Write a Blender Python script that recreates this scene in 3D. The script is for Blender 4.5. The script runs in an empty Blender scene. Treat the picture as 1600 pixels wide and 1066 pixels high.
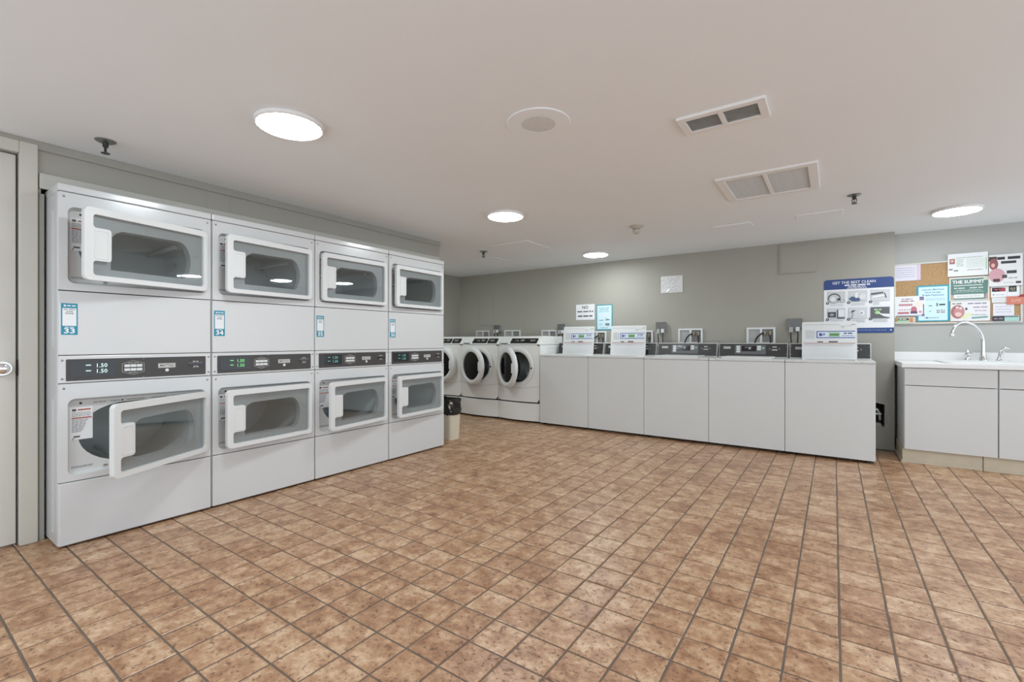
import bpy, bmesh, math, random
from mathutils import Vector, Matrix
from mathutils.geometry import tessellate_polygon

scene = bpy.context.scene
COL = scene.collection
PI = math.pi

# ------------------------------------------------------------------ camera
CAM_H = 1.035
YAW = math.atan(503 / 721.0)
cam_data = bpy.data.cameras.new('camera')
cam_data.sensor_width = 36.0
cam_data.sensor_fit = 'HORIZONTAL'
cam_data.lens = 721.0 / 1600.0 * 36.0
cam_data.clip_start = 0.02
cam = bpy.data.objects.new('camera', cam_data)
COL.objects.link(cam)
cam.location = (0, 0, CAM_H)
cam.rotation_euler = (PI / 2, 0, YAW)
scene.camera = cam

# ------------------------------------------------------------------ world, exposure
world = bpy.data.worlds.new('world')
scene.world = world
world.use_nodes = True
world.node_tree.nodes['Background'].inputs[0].default_value = (0.88, 0.97, 1.08, 1)
world.node_tree.nodes['Background'].inputs[1].default_value = 1.8
scene.view_settings.view_transform = 'Standard'
scene.view_settings.look = 'None'
scene.view_settings.gamma = 1.0
scene.view_settings.use_curve_mapping = False
scene.view_settings.exposure = -0.20
LAMP_STRENGTH = 70.0
scene.cycles.transparent_max_bounces = 24

# ------------------------------------------------------------------ dimensions
CEIL = 2.068
XL = -3.38          # face of the wall the dryers are set into
XR = 2.7
YB = 5.64           # wall behind the washers
YS = 5.80           # wall behind the sink
YREAR = -1.4
X_ALC = -4.96       # side wall of the alcove behind the dryer wall
Y_END = 3.52        # end of the dryer wall
X_JOG = 0.47        # outer corner between washer wall and sink wall


# ------------------------------------------------------------------ materials
def nodes_of(name):
    m = bpy.data.materials.new(name)
    m.use_nodes = True
    nt = m.node_tree
    return m, nt, nt.nodes['Principled BSDF']


def mat(name, col, rough=0.5, metal=0.0, var=0.04, scale=12.0, bump=0.0, bscale=120.0, coat=0.0, spec=0.5):
    m, nt, b = nodes_of(name)
    N, L = nt.nodes, nt.links
    b.inputs['Roughness'].default_value = rough
    b.inputs['Metallic'].default_value = metal
    b.inputs['Specular IOR Level'].default_value = spec
    b.inputs['Coat Weight'].default_value = coat
    b.inputs['Coat Roughness'].default_value = 0.12
    tc = N.new('ShaderNodeTexCoord')
    nz = N.new('ShaderNodeTexNoise')
    nz.inputs['Scale'].default_value = scale
    nz.inputs['Detail'].default_value = 3
    L.new(tc.outputs['Object'], nz.inputs['Vector'])
    mx = N.new('ShaderNodeMix'); mx.data_type = 'RGBA'
    mx.inputs[6].default_value = (col[0] * (1 - var), col[1] * (1 - var), col[2] * (1 - var), 1)
    mx.inputs[7].default_value = (min(1, col[0] * (1 + var)), min(1, col[1] * (1 + var)), min(1, col[2] * (1 + var)), 1)
    L.new(nz.outputs['Fac'], mx.inputs[0])
    L.new(mx.outputs[2], b.inputs['Base Color'])
    if bump > 0:
        n2 = N.new('ShaderNodeTexNoise')
        n2.inputs['Scale'].default_value = bscale
        n2.inputs['Detail'].default_value = 4
        L.new(tc.outputs['Object'], n2.inputs['Vector'])
        bp = N.new('ShaderNodeBump')
        bp.inputs['Strength'].default_value = bump
        bp.inputs['Distance'].default_value = 0.004
        L.new(n2.outputs['Fac'], bp.inputs['Height'])
        L.new(bp.outputs['Normal'], b.inputs['Normal'])
    return m


_flat = {}


def ink(col, rough=0.55):
    key = (tuple(round(c, 3) for c in col), rough)
    if key not in _flat:
        _flat[key] = mat('print_ink', col, rough, var=0.02, scale=40)
    return _flat[key]


def srgb(r, g, b):
    def f(c):
        c /= 255.0
        return c / 12.92 if c <= 0.04045 else ((c + 0.055) / 1.055) ** 2.4
    return (f(r), f(g), f(b))


def emit(name, col, strength):
    m, nt, b = nodes_of(name)
    b.inputs['Base Color'].default_value = (*col, 1)
    b.inputs['Emission Color'].default_value = (*col, 1)
    b.inputs['Emission Strength'].default_value = strength
    return m


def glass(name, tint, rough=0.02):
    m = bpy.data.materials.new(name)
    m.use_nodes = True
    nt = m.node_tree
    N, L = nt.nodes, nt.links
    for n in list(N):
        N.remove(n)
    out = N.new('ShaderNodeOutputMaterial')
    tr = N.new('ShaderNodeBsdfTransparent'); tr.inputs[0].default_value = (*tint, 1)
    gl = N.new('ShaderNodeBsdfGlossy'); gl.inputs['Roughness'].default_value = rough
    lw = N.new('ShaderNodeLayerWeight'); lw.inputs['Blend'].default_value = 0.5
    pw = N.new('ShaderNodeMath'); pw.operation = 'POWER'; L.new(lw.outputs['Facing'], pw.inputs[0]); pw.inputs[1].default_value = 4.0
    fr = N.new('ShaderNodeMath'); fr.operation = 'MULTIPLY_ADD'; L.new(pw.outputs[0], fr.inputs[0]); fr.inputs[1].default_value = 0.85; fr.inputs[2].default_value = 0.055
    mx = N.new('ShaderNodeMixShader')
    L.new(fr.outputs[0], mx.inputs[0])
    L.new(tr.outputs[0], mx.inputs[1])
    L.new(gl.outputs[0], mx.inputs[2])
    L.new(mx.outputs[0], out.inputs[0])
    return m


M_ENAMEL = mat('white_enamel', (0.64, 0.645, 0.64), 0.28, var=0.012, scale=3, coat=0.25)
M_ENAMEL2 = mat('white_enamel_washer', (0.66, 0.67, 0.655), 0.32, var=0.015, scale=3, coat=0.2)
M_ENAMEL3 = mat('white_enamel_front_loader', (0.80, 0.80, 0.77), 0.34, var=0.015, scale=4, coat=0.2)
M_PLASTIC = mat('white_plastic', (0.72, 0.73, 0.72), 0.35, var=0.01)
M_CEIL = mat('ceiling_paint', (0.87, 0.895, 0.905), 0.75, var=0.02, scale=1.5, bump=0.15, bscale=60)
M_WALL = mat('wall_paint', (0.37, 0.355, 0.305), 0.6, var=0.04, scale=2.0, bump=0.12, bscale=90)
M_WALL_SINK = mat('wall_paint_sink', (0.45, 0.45, 0.425), 0.6, var=0.04, scale=2.0, bump=0.12, bscale=90)
M_TRIM = mat('trim_paint', (0.36, 0.345, 0.30), 0.5, var=0.05, scale=6, bump=0.05)
M_TRIMLIGHT = mat('trim_paint_light', (0.50, 0.49, 0.44), 0.5, var=0.05, scale=6, bump=0.05)
M_DOOR = mat('door_paint', (0.58, 0.56, 0.50), 0.45, var=0.05, scale=5, bump=0.05)
M_CASING = mat('casing_paint', (0.57, 0.55, 0.48), 0.45, var=0.05, scale=5, bump=0.06)
M_BLACK = mat('console_black', (0.035, 0.033, 0.032), 0.35, var=0.1)
M_CONSOLE = mat('console_charcoal', (0.055, 0.05, 0.047), 0.4, var=0.08)
M_GLOSSBLACK = mat('gloss_black', (0.006, 0.006, 0.007), 0.08, var=0.1, coat=0.5)
M_DARK = mat('dark_void', (0.015, 0.014, 0.013), 0.8, var=0.2)
M_RUBBER = mat('black_rubber', (0.02, 0.02, 0.02), 0.6, var=0.2)
M_BAG = mat('bag_plastic', (0.012, 0.012, 0.013), 0.22, var=0.2, bump=0.6, bscale=18)
M_GREYPANEL = mat('door_liner_grey', (0.38, 0.39, 0.39), 0.35, metal=0.1, var=0.05)
M_STEEL = mat('drum_steel', (0.50, 0.53, 0.52), 0.32, metal=0.75, var=0.06, scale=8)
M_GALV = mat('drum_coated', (0.66, 0.69, 0.68), 0.38, metal=0.0, var=0.06, scale=8)
M_CHROME = mat('chrome', (0.78, 0.78, 0.78), 0.09, metal=1.0, var=0.03)
M_SCREW = mat('screw_steel', (0.32, 0.33, 0.33), 0.35, metal=0.9, var=0.1)
M_BRASS = mat('valve_brass', (0.30, 0.26, 0.18), 0.4, metal=0.8, var=0.2)
M_BIN = mat('bin_beige', (0.66, 0.60, 0.47), 0.45, var=0.03)
M_GLASS = glass('smoked_door_glass', (0.93, 0.945, 0.945))
M_WGLASS = mat('dark_washer_glass', (0.006, 0.006, 0.007), 0.08, var=0.1, spec=0.3)
M_CAB = mat('cabinet_laminate', (0.64, 0.64, 0.625), 0.35, var=0.015, scale=4)
M_COUNTER = mat('counter_laminate', (0.80, 0.80, 0.79), 0.3, var=0.012, scale=5)
M_TOE = mat('toe_kick_vinyl', (0.55, 0.48, 0.36), 0.5, var=0.14, scale=9, bump=0.1, bscale=40)
M_VENTDARK = mat('vent_slat_grey', (0.52, 0.52, 0.50), 0.55, var=0.12, scale=30)
M_VENTLIGHT = mat('vent_slat_light', (0.86, 0.86, 0.84), 0.55, var=0.08, scale=30)
M_VENTFRAME = mat('vent_frame_white', (0.84, 0.83, 0.81), 0.5, var=0.02)
M_SPRINK = mat('sprinkler_dark', (0.06, 0.06, 0.06), 0.35, metal=0.7, var=0.2)
M_DETECT = mat('detector_beige', (0.52, 0.49, 0.42), 0.5, var=0.06)
M_GRILLE = mat('speaker_grille', (0.74, 0.74, 0.72), 0.6, var=0.15, scale=90, bump=0.7, bscale=350)
M_PAPER = mat('paper_white', (0.80, 0.81, 0.82), 0.55, var=0.015)
M_PLASTER = mat('broken_plaster', (0.42, 0.40, 0.36), 0.9, var=0.25, scale=50, bump=0.8, bscale=70)
M_GREYBOX = mat('outlet_grey', (0.42, 0.42, 0.41), 0.45, var=0.1)
M_COVER = mat('outlet_cover_dark', (0.16, 0.16, 0.155), 0.4, metal=0.3, var=0.4, scale=60)
M_LAMP = emit('lamp_diffuser', (0.90, 0.98, 1.02), LAMP_STRENGTH)
M_LED_G = emit('display_green', (0.22, 0.8, 0.25), 0.6)
M_LED_W = emit('display_white', (0.65, 0.95, 0.85), 0.7)
M_LED_T = emit('display_teal', (0.12, 0.45, 0.40), 0.5)
M_GROUT = mat('floor_grout', (0.15, 0.112, 0.085), 0.8, var=0.3, scale=14, bump=0.3)


def cork_mat():
    m, nt, b = nodes_of('cork')
    N, L = nt.nodes, nt.links
    tc = N.new('ShaderNodeTexCoord')
    nz = N.new('ShaderNodeTexNoise'); nz.inputs['Scale'].default_value = 160; nz.inputs['Detail'].default_value = 5
    L.new(tc.outputs['Object'], nz.inputs['Vector'])
    cr = N.new('ShaderNodeValToRGB')
    cr.color_ramp.elements[0].position = 0.35; cr.color_ramp.elements[0].color = (0.30, 0.17, 0.075, 1)
    cr.color_ramp.elements[1].position = 0.62; cr.color_ramp.elements[1].color = (0.56, 0.37, 0.19, 1)
    L.new(nz.outputs['Fac'], cr.inputs[0]); L.new(cr.outputs[0], b.inputs['Base Color'])
    b.inputs['Roughness'].default_value = 0.9
    return m


def tile_mat(px, py, ox, oy):
    m, nt, b = nodes_of('terracotta_tile')
    N, L = nt.nodes, nt.links
    geo = N.new('ShaderNodeNewGeometry')

    def math_(op, a, bb=None, c=None):
        n = N.new('ShaderNodeMath'); n.operation = op
        for i, v in enumerate((a, bb, c)):
            if v is None:
                continue
            if isinstance(v, (int, float)):
                n.inputs[i].default_value = v
            else:
                L.new(v, n.inputs[i])
        return n.outputs[0]
    sep = N.new('ShaderNodeSeparateXYZ'); L.new(geo.outputs['Position'], sep.inputs[0])
    cx = math_('FLOOR', math_('DIVIDE', math_('SUBTRACT', sep.outputs[0], ox), px))
    cy = math_('FLOOR', math_('DIVIDE', math_('SUBTRACT', sep.outputs[1], oy), py))
    cmb = N.new('ShaderNodeCombineXYZ'); L.new(cx, cmb.inputs[0]); L.new(cy, cmb.inputs[1])
    wn = N.new('ShaderNodeTexWhiteNoise'); wn.noise_dimensions = '3D'; L.new(cmb.outputs[0], wn.inputs[0])
    # every tile gets its own patch of pattern
    sc = N.new('ShaderNodeVectorMath'); sc.operation = 'SCALE'; L.new(wn.outputs['Color'], sc.inputs[0]); sc.inputs[3].default_value = 7.0
    ad = N.new('ShaderNodeVectorMath'); ad.operation = 'ADD'; L.new(geo.outputs['Position'], ad.inputs[0]); L.new(sc.outputs[0], ad.inputs[1])
    n1 = N.new('ShaderNodeTexNoise'); n1.inputs['Scale'].default_value = 13; n1.inputs['Detail'].default_value = 6; n1.inputs['Roughness'].default_value = 0.62
    L.new(ad.outputs[0], n1.inputs['Vector'])
    n2 = N.new('ShaderNodeTexNoise'); n2.inputs['Scale'].default_value = 62; n2.inputs['Detail'].default_value = 4; n2.inputs['Roughness'].default_value = 0.7
    L.new(ad.outputs[0], n2.inputs['Vector'])
    n3 = N.new('ShaderNodeTexNoise'); n3.inputs['Scale'].default_value = 1.1; n3.inputs['Detail'].default_value = 2
    L.new(geo.outputs['Position'], n3.inputs['Vector'])
    cr = N.new('ShaderNodeValToRGB')
    e = cr.color_ramp.elements
    e[0].position = 0.30; e[0].color = (0.275, 0.132, 0.067, 1)
    e[1].position = 0.72; e[1].color = (0.64, 0.445, 0.285, 1)
    k = e.new(0.5); k.color = (0.44, 0.253, 0.14, 1)
    n4 = N.new('ShaderNodeTexNoise'); n4.inputs['Scale'].default_value = 42; n4.inputs['Detail'].default_value = 5; n4.inputs['Roughness'].default_value = 0.65
    L.new(ad.outputs[0], n4.inputs['Vector'])
    f = math_('ADD', n1.outputs['Fac'], math_('MULTIPLY', math_('SUBTRACT', n4.outputs['Fac'], 0.5), 0.55))
    f = math_('ADD', f, math_('MULTIPLY', math_('SUBTRACT', wn.outputs['Value'], 0.5), 0.13))
    f = math_('ADD', f, math_('MULTIPLY', math_('SUBTRACT', n3.outputs['Fac'], 0.5), 0.16))
    L.new(f, cr.inputs[0])
    # dark pits
    pr = N.new('ShaderNodeValToRGB')
    pr.color_ramp.elements[0].position = 0.34; pr.color_ramp.elements[0].color = (0, 0, 0, 1)
    pr.color_ramp.elements[1].position = 0.45; pr.color_ramp.elements[1].color = (1, 1, 1, 1)
    L.new(n2.outputs['Fac'], pr.inputs[0])
    mx = N.new('ShaderNodeMix'); mx.data_type = 'RGBA'; mx.blend_type = 'MULTIPLY'
    L.new(cr.outputs[0], mx.inputs[6])
    mr = N.new('ShaderNodeMix'); mr.data_type = 'RGBA'
    mr.inputs[6].default_value = (0.42, 0.36, 0.33, 1); mr.inputs[7].default_value = (1, 1, 1, 1)
    L.new(pr.outputs[0], mr.inputs[0])
    L.new(mr.outputs[2], mx.inputs[7]); mx.inputs[0].default_value = 1.0
    L.new(mx.outputs[2], b.inputs['Base Color'])
    rr_ = math_('ADD', 0.17, math_('MULTIPLY', n4.outputs['Fac'], 0.30))
    L.new(rr_, b.inputs['Roughness'])
    bp = N.new('ShaderNodeBump'); bp.inputs['Strength'].default_value = 0.35; bp.inputs['Distance'].default_value = 0.003
    hh = math_('ADD', math_('MULTIPLY', pr.outputs[0], 0.5), math_('ADD', n1.outputs['Fac'], math_('MULTIPLY', n4.outputs['Fac'], 0.6)))
    L.new(hh, bp.inputs['Height']); L.new(bp.outputs['Normal'], b.inputs['Normal'])
    return m


# ------------------------------------------------------------------ mesh builder
def rr(x0, x1, z0, z1, r, n=5):
    """rounded rectangle, counter-clockwise"""
    pts = []
    for cx, cz, a0 in ((x1 - r, z0 + r, -PI / 2), (x1 - r, z1 - r, 0), (x0 + r, z1 - r, PI / 2), (x0 + r, z0 + r, PI)):
        for i in range(n + 1):
            a = a0 + PI / 2 * i / n
            pts.append((cx + r * math.cos(a), cz + r * math.sin(a)))
    return pts


def circ(cx, cz, rx, rz=None, n=32):
    rz = rx if rz is None else rz
    return [(cx + rx * math.cos(2 * PI * i / n), cz + rz * math.sin(2 * PI * i / n)) for i in range(n)]


class MB:
    def __init__(self):
        self.v = []; self.f = []; self.m = []

    def add(self, verts, faces, mi=0):
        o = len(self.v)
        self.v += [tuple(p) for p in verts]
        for f in faces:
            self.f.append(tuple(i + o for i in f)); self.m.append(mi)
        return self

    def box(self, x0, x1, y0, y1, z0, z1, mi=0):
        v = [(x0, y0, z0), (x1, y0, z0), (x1, y1, z0), (x0, y1, z0), (x0, y0, z1), (x1, y0, z1), (x1, y1, z1), (x0, y1, z1)]
        f = [(0, 3, 2, 1), (4, 5, 6, 7), (0, 1, 5, 4), (1, 2, 6, 5), (2, 3, 7, 6), (3, 0, 4, 7)]
        return self.add(v, f, mi)

    def plate(self, outer, holes=(), y0=0.0, y1=0.01, axis='y', mi=0):
        """flat plate with holes in the (x,z) plane, from y0 to y1; axis 'z': the plane is (x,y); axis 'x': (y,z)"""
        loops = [list(outer)] + [list(h) for h in holes]
        tri = tessellate_polygon([[Vector((p[0], p[1], 0)) for p in lp] for lp in loops])
        flat = [p for lp in loops for p in lp]
        n = len(flat)

        def P(p, y):
            if axis == 'y': return (p[0], y, p[1])
            if axis == 'z': return (p[0], p[1], y)
            return (y, p[0], p[1])
        v = [P(p, y0) for p in flat] + [P(p, y1) for p in flat]
        f = [tuple(t) for t in tri] + [(t[2] + n, t[1] + n, t[0] + n) for t in tri]
        s = 0
        for lp in loops:
            k = len(lp)
            for i in range(k):
                a, b = s + i, s + (i + 1) % k
                f.append((a, b, b + n, a + n))
            s += k
        return self.add(v, f, mi)

    def lathe(self, prof, n=24, axis='z', c=(0, 0, 0), mi=0):
        v, f = [], []
        k = len(prof)
        for i in range(n):
            a = 2 * PI * i / n
            for r, h in prof:
                x, y = r * math.cos(a), r * math.sin(a)
                p = (x, y, h) if axis == 'z' else ((x, h, y) if axis == 'y' else (h, x, y))
                v.append((p[0] + c[0], p[1] + c[1], p[2] + c[2]))
        for i in range(n):
            j = (i + 1) % n
            for q in range(k - 1):
                f.append((i * k + q, j * k + q, j * k + q + 1, i * k + q + 1))
        return self.add(v, f, mi)

    def tube(self, pts, r, n=8, mi=0, caps=True):
        pts = [Vector(p) for p in pts]
        rs = r if isinstance(r, (list, tuple)) else [r] * len(pts)
        v, f = [], []
        up = None
        for i, p in enumerate(pts):
            t = (pts[min(i + 1, len(pts) - 1)] - pts[max(i - 1, 0)]).normalized()
            if up is None:
                up = Vector((0, 0, 1)) if abs(t.z) < 0.9 else Vector((1, 0, 0))
            a = t.cross(up)
            if a.length < 1e-4: a = t.orthogonal()
            a.normalize(); b = a.cross(t).normalized(); up = b
            for k in range(n):
                g = 2 * PI * k / n
                v.append(p + (a * math.cos(g) + b * math.sin(g)) * rs[i])
        for i in range(len(pts) - 1):
            for k in range(n):
                q = (k + 1) % n
                f.append((i * n + k, i * n + q, (i + 1) * n + q, (i + 1) * n + k))
        if caps:
            f.append(tuple(range(n))[::-1]); f.append(tuple(range((len(pts) - 1) * n, len(pts) * n)))
        return self.add(v, f, mi)

    def extr(self, prof, x0, x1, mi=0):
        """profile in (y,z), extruded along x"""
        n = len(prof)
        v = [(x0, a, b) for a, b in prof] + [(x1, a, b) for a, b in prof]
        f = [tuple(range(n)), tuple(range(2 * n - 1, n - 1, -1))]
        f += [(i, (i + 1) % n, (i + 1) % n + n, i + n) for i in range(n)]
        return self.add(v, f, mi)

    def mesh(self, name, mats, smooth=None, bevel=0.0, seg=2, recalc=True):
        if not isinstance(mats, (list, tuple)): mats = [mats]
        me = bpy.data.meshes.new(name)
        me.from_pydata(self.v, [], self.f)
        for m in mats: me.materials.append(m)
        me.polygons.foreach_set('material_index', self.m)
        bm = bmesh.new(); bm.from_mesh(me)
        if recalc:
            bmesh.ops.recalc_face_normals(bm, faces=bm.faces[:])
        if bevel > 0:
            es = [e for e in bm.edges if len(e.link_faces) == 2 and e.calc_face_angle(0) > 0.6]
            bmesh.ops.bevel(bm, geom=es, offset=bevel, segments=seg, profile=0.5, affect='EDGES', clamp_overlap=True)
        bm.to_mesh(me); bm.free()
        if smooth is not None:
            me.polygons.foreach_set('use_smooth', [True] * len(me.polygons))
            me.set_sharp_from_angle(angle=math.radians(smooth))
        me.update()
        return me


CACHE = {}


def cached(key, fn):
    if key not in CACHE: CACHE[key] = fn()
    return CACHE[key]


def ob(name, me, parent=None, loc=(0, 0, 0), rot=(0, 0, 0)):
    o = bpy.data.objects.new(name, me)
    COL.objects.link(o)
    o.location = loc; o.rotation_euler = rot
    if parent is not None: o.parent = parent
    return o


def tag(o, label, cat, group=None):
    o['label'] = label; o['category'] = cat
    if group: o['group'] = group
    return o


def thing(name, label, cat, loc=(0, 0, 0), rotz=0.0, group=None):
    return tag(ob(name, None, None, loc, (0, 0, rotz)), label, cat, group)


def struct(name, me, label=None, parent=None, loc=(0, 0, 0)):
    o = ob(name, me, parent, loc)
    if parent is None: o['kind'] = 'structure'
    if label: o['label'] = label
    return o


_txt = {}


def text_geo(s, size, bold=0.0, align='CENTER'):
    key = (s, size, bold, align)
    if key in _txt: return _txt[key]
    cu = bpy.data.curves.new('lettering', 'FONT')
    cu.body = s; cu.size = size; cu.align_x = align; cu.align_y = 'CENTER'; cu.resolution_u = 2; cu.offset = bold * size
    o = bpy.data.objects.new('lettering', cu); COL.objects.link(o)
    dg = bpy.context.evaluated_depsgraph_get()
    me = bpy.data.meshes.new_from_object(o.evaluated_get(dg))
    r = ([(v.co.x, v.co.y) for v in me.vertices], [tuple(p.vertices) for p in me.polygons])
    bpy.data.objects.remove(o); bpy.data.curves.remove(cu); bpy.data.meshes.remove(me)
    _txt[key] = r
    return r


def printed(items, y=0.0, mb=None, mats=None, step=0.00008):
    """flat print in the (x,z) plane facing -y: r rect, e ellipse, p polygon, f frame, t text, l line of unreadable small print"""
    mb = mb or MB(); mats = mats if mats is not None else []

    def mi(c):
        m = c if not isinstance(c, tuple) else ink(c)
        if m not in mats: mats.append(m)
        return mats.index(m)
    for n, it in enumerate(items):
        yy = y - 0.0004 - n * step
        k = it[0]
        if k == 'r':
            _, x0, z0, x1, z1, c = it
            mb.add([(x0, yy, z0), (x1, yy, z0), (x1, yy, z1), (x0, yy, z1)], [(0, 1, 2, 3)], mi(c))
        elif k == 'e':
            _, cx, cz, rx, rz, c = it
            p = circ(cx, cz, rx, rz, 24)
            mb.add([(a, yy, b) for a, b in p], [tuple(range(24))], mi(c))
        elif k == 'p':
            _, p, c = it
            mb.add([(a, yy, b) for a, b in p], [tuple(t) for t in tessellate_polygon([[Vector((a, b, 0)) for a, b in p]])], mi(c))
        elif k == 'f':
            _, x0, z0, x1, z1, w, c = it
            i_ = mi(c)
            for a, b, c_, d in ((x0, z0, x1, z0 + w), (x0, z1 - w, x1, z1), (x0, z0, x0 + w, z1), (x1 - w, z0, x1, z1)):
                mb.add([(a, yy, b), (c_, yy, b), (c_, yy, d), (a, yy, d)], [(0, 1, 2, 3)], i_)
        elif k == 't':
            _, s, cx, cz, size, c = it[:6]
            bold = it[6] if len(it) > 6 else 0.0
            w = it[7] if len(it) > 7 else 1.0
            vs, fs = text_geo(s, size, bold)
            mb.add([(cx + a * w, yy, cz + b) for a, b in vs], fs, mi(c))
        elif k == 'l':
            _, x0, z, x1, h, c, seed = it
            R = random.Random(seed); x = x0; i_ = mi(c)
            while x < x1 - h:
                w = min(R.uniform(1.5, 5) * h, x1 - x)
                mb.add([(x, yy, z), (x + w, yy, z), (x + w, yy, z + h), (x, yy, z + h)], [(0, 1, 2, 3)], i_)
                x += w + h * 0.7
    return mb, mats


def sheet(name, w, h, items, base=M_PAPER, thick=0.0012, outline=None):
    """a sheet w x h, origin at its lower left corner on the surface behind it, facing -y"""
    mats = [base]
    mb = MB()
    mb.plate(outline or [(0, 0), (w, 0), (w, h), (0, h)], (), -thick, 0)
    printed(items, -thick, mb, mats)
    return mb.mesh(name, mats, recalc=False)


# ================================================================== the setting
PX = PY = 0.150
OX, OY = -1.034, 1.222
M_TILE = tile_mat(PX, PY, OX, OY)
GROUT_Z = -0.003

floor = struct('floor', MB().box(X_ALC - 0.1, XR, YREAR, YS + 0.1, -0.06, GROUT_Z).mesh('floor', M_GROUT), 'brown terracotta square tile floor with dark grout joints')


def tile_mesh(seed):
    R = random.Random(seed)
    h = 0.0715; b = 0.003
    z = [R.uniform(-0.0005, 0.0004) for _ in range(4)]
    j = [R.uniform(-0.0012, 0.0012) for _ in range(8)]
    o = [(-h + j[0], -h + j[1]), (h + j[2], -h + j[3]), (h + j[4], h + j[5]), (-h + j[6], h + j[7])]
    lo = [(x, y, GROUT_Z - 0.002) for x, y in o]
    mid = [(x, y, z[i] - 0.0016) for i, (x, y) in enumerate(o)]
    top = [(x * (1 - b / h), y * (1 - b / h), z[i]) for i, (x, y) in enumerate(o)]
    f = [(8, 9, 10, 11)]
    for i in range(4):
        k = (i + 1) % 4
        f += [(i, k, k + 4, i + 4), (i + 4, k + 4, k + 8, i + 8)]
    return lo + mid + top, f


def project(x, y, z):
    s = -math.sin(YAW) * x + math.cos(YAW) * y
    if s < 0.05: return None
    r = math.cos(YAW) * x + math.sin(YAW) * y
    return 800 + 721 * r / s, 533 - 721 * (z - CAM_H) / s, s


tiles = []
for i in range(int((X_ALC - OX) / PX) - 1, int((XR - OX) / PX) + 1):
    for j in range(int((YREAR - OY) / PY) - 1, int((YS - OY) / PY) + 2):
        cx, cy = OX + (i + 0.5) * PX, OY + (j + 0.5) * PY
        if cx < X_ALC + 0.08 or cx > XR - 0.08 or cy < YREAR + 0.08 or cy > YS - 0.02: continue
        if cy > YB - 0.02 and cx < X_JOG: continue
        if cx < XL and cy < Y_END - 0.05: continue
        area = 0.0
        p = project(cx, cy, 0)
        hid = (cx < -3.2 and 0.6 < cy < 3.5) or (cy > 4.98 and cx < 0.22) or (cy > 5.25 and cx > 0.5)
        if p and -20 < p[0] < 1620 and p[1] < 1085 and not hid:
            area = 1.0 / p[2] ** 3
        tiles.append((area, cx, cy))
tiles.sort(key=lambda t: -t[0])
variants = []
for s in range(6):
    v, f = tile_mesh(s)
    variants.append((MB().add(v, f).mesh('floor_tile', M_TILE, recalc=False), v, f))
R = random.Random(4)
for a, x, y in tiles[:300]:
    ob('floor_tile', variants[R.randrange(6)][0], floor, (x, y, 0))
rest = MB()
for a, x, y in tiles[300:]:
    _, v, f = variants[R.randrange(6)]
    rest.add([(p[0] + x, p[1] + y, p[2]) for p in v], f)
o = ob('floor_tiles', rest.mesh('floor_tiles', M_TILE, recalc=False), floor)
o['kind'] = 'stuff'

ceiling = struct('ceiling', MB().box(X_ALC - 0.1, XR, YREAR, YS + 0.1, CEIL, CEIL + 0.1).mesh('ceiling', M_CEIL), 'low flat white painted ceiling')

# dryer wall: door opening, dryer opening (the dryers stand in a recess through it)
DY0, DY1 = 0.566, 3.362
wl = MB()
wl.box(XL - 0.12, XL, YREAR, -0.47, 0, CEIL)
wl.box(XL - 0.12, XL, -0.47, 0.50, 1.99, CEIL)
wl.box(XL - 0.12, XL, 0.50, DY0, 0, CEIL)
wl.box(XL - 0.12, XL, DY0, DY1, 1.835, CEIL)
wl.box(XL - 0.12, XL, DY1, Y_END, 0, CEIL)
wl.box(X_ALC, XL - 0.12, Y_END - 0.12, Y_END, 0, CEIL)
struct('wall_left', wl.mesh('wall_left', M_WALL), 'grey green wall above and around the stacked dryers')
struct('wall_recess', MB().box(-4.3, -4.2, DY0 - 0.1, DY1 + 0.05, 0, CEIL).box(-4.2, XL - 0.12, DY0 - 0.1, DY0 - 0.005, 0, CEIL).mesh('wall_recess', M_WALL), 'wall of the service recess behind the dryers')
struct('wall_alcove', MB().box(X_ALC - 0.1, X_ALC, Y_END, YB, 0, CEIL).mesh('wall_alcove', M_WALL), 'grey side wall of the washer alcove')
HX0, HX1, HZ0, HZ1 = 0.315, 0.425, 0.215, 0.458
struct('wall_back', MB().plate([(X_ALC - 0.1, 0), (X_JOG, 0), (X_JOG, CEIL), (X_ALC - 0.1, CEIL)],
                               [[(HX0, HZ0 + 0.03), (HX0 + 0.055, HZ0 + 0.03), (HX0 + 0.06, HZ0), (HX1 - 0.03, HZ0 - 0.002), (HX1 - 0.03, HZ0 + 0.05), (HX1 - 0.028, HZ1 - 0.03), (HX1 - 0.05, HZ1 - 0.02), (HX0, HZ1 - 0.012)]],
                               YB, YS + 0.1).mesh('wall_back', M_WALL), 'grey green wall behind the washers')
struct('wall_sink', MB().box(X_JOG, XR, YS, YS + 0.1, 0, CEIL).mesh('wall_sink', M_WALL_SINK), 'pale grey wall behind the sink')
# trims
struct('trim_1', MB().box(XL, XL + 0.012, YREAR, Y_END, CEIL - 0.045, CEIL).mesh('trim_1', M_TRIM, bevel=0.003), 'thin painted trim where dryer wall meets ceiling')
struct('trim_2', MB().box(XL, XL + 0.018, DY0 - 0.008, Y_END - 0.02, 1.825, 1.905).mesh('trim_2', M_TRIMLIGHT, bevel=0.003), 'pale board along the top of the dryer opening')
struct('trim_3', MB().box(XL, XL + 0.006, DY0 - 0.008, DY0 + 0.012, 0.0, 1.80).mesh('trim_3', M_TRIM, bevel=0.002), 'narrow upright trim between door frame and dryers')
for k, y in enumerate((1.335, 1.48)):
    struct('trim_%d' % (4 + k), MB().box(XL, XL + 0.002, y, y + 0.006, 1.905, CEIL - 0.045).mesh('trim_4', M_TRIM), 'faint upright panel joint on the wall above the dryers')

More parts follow.
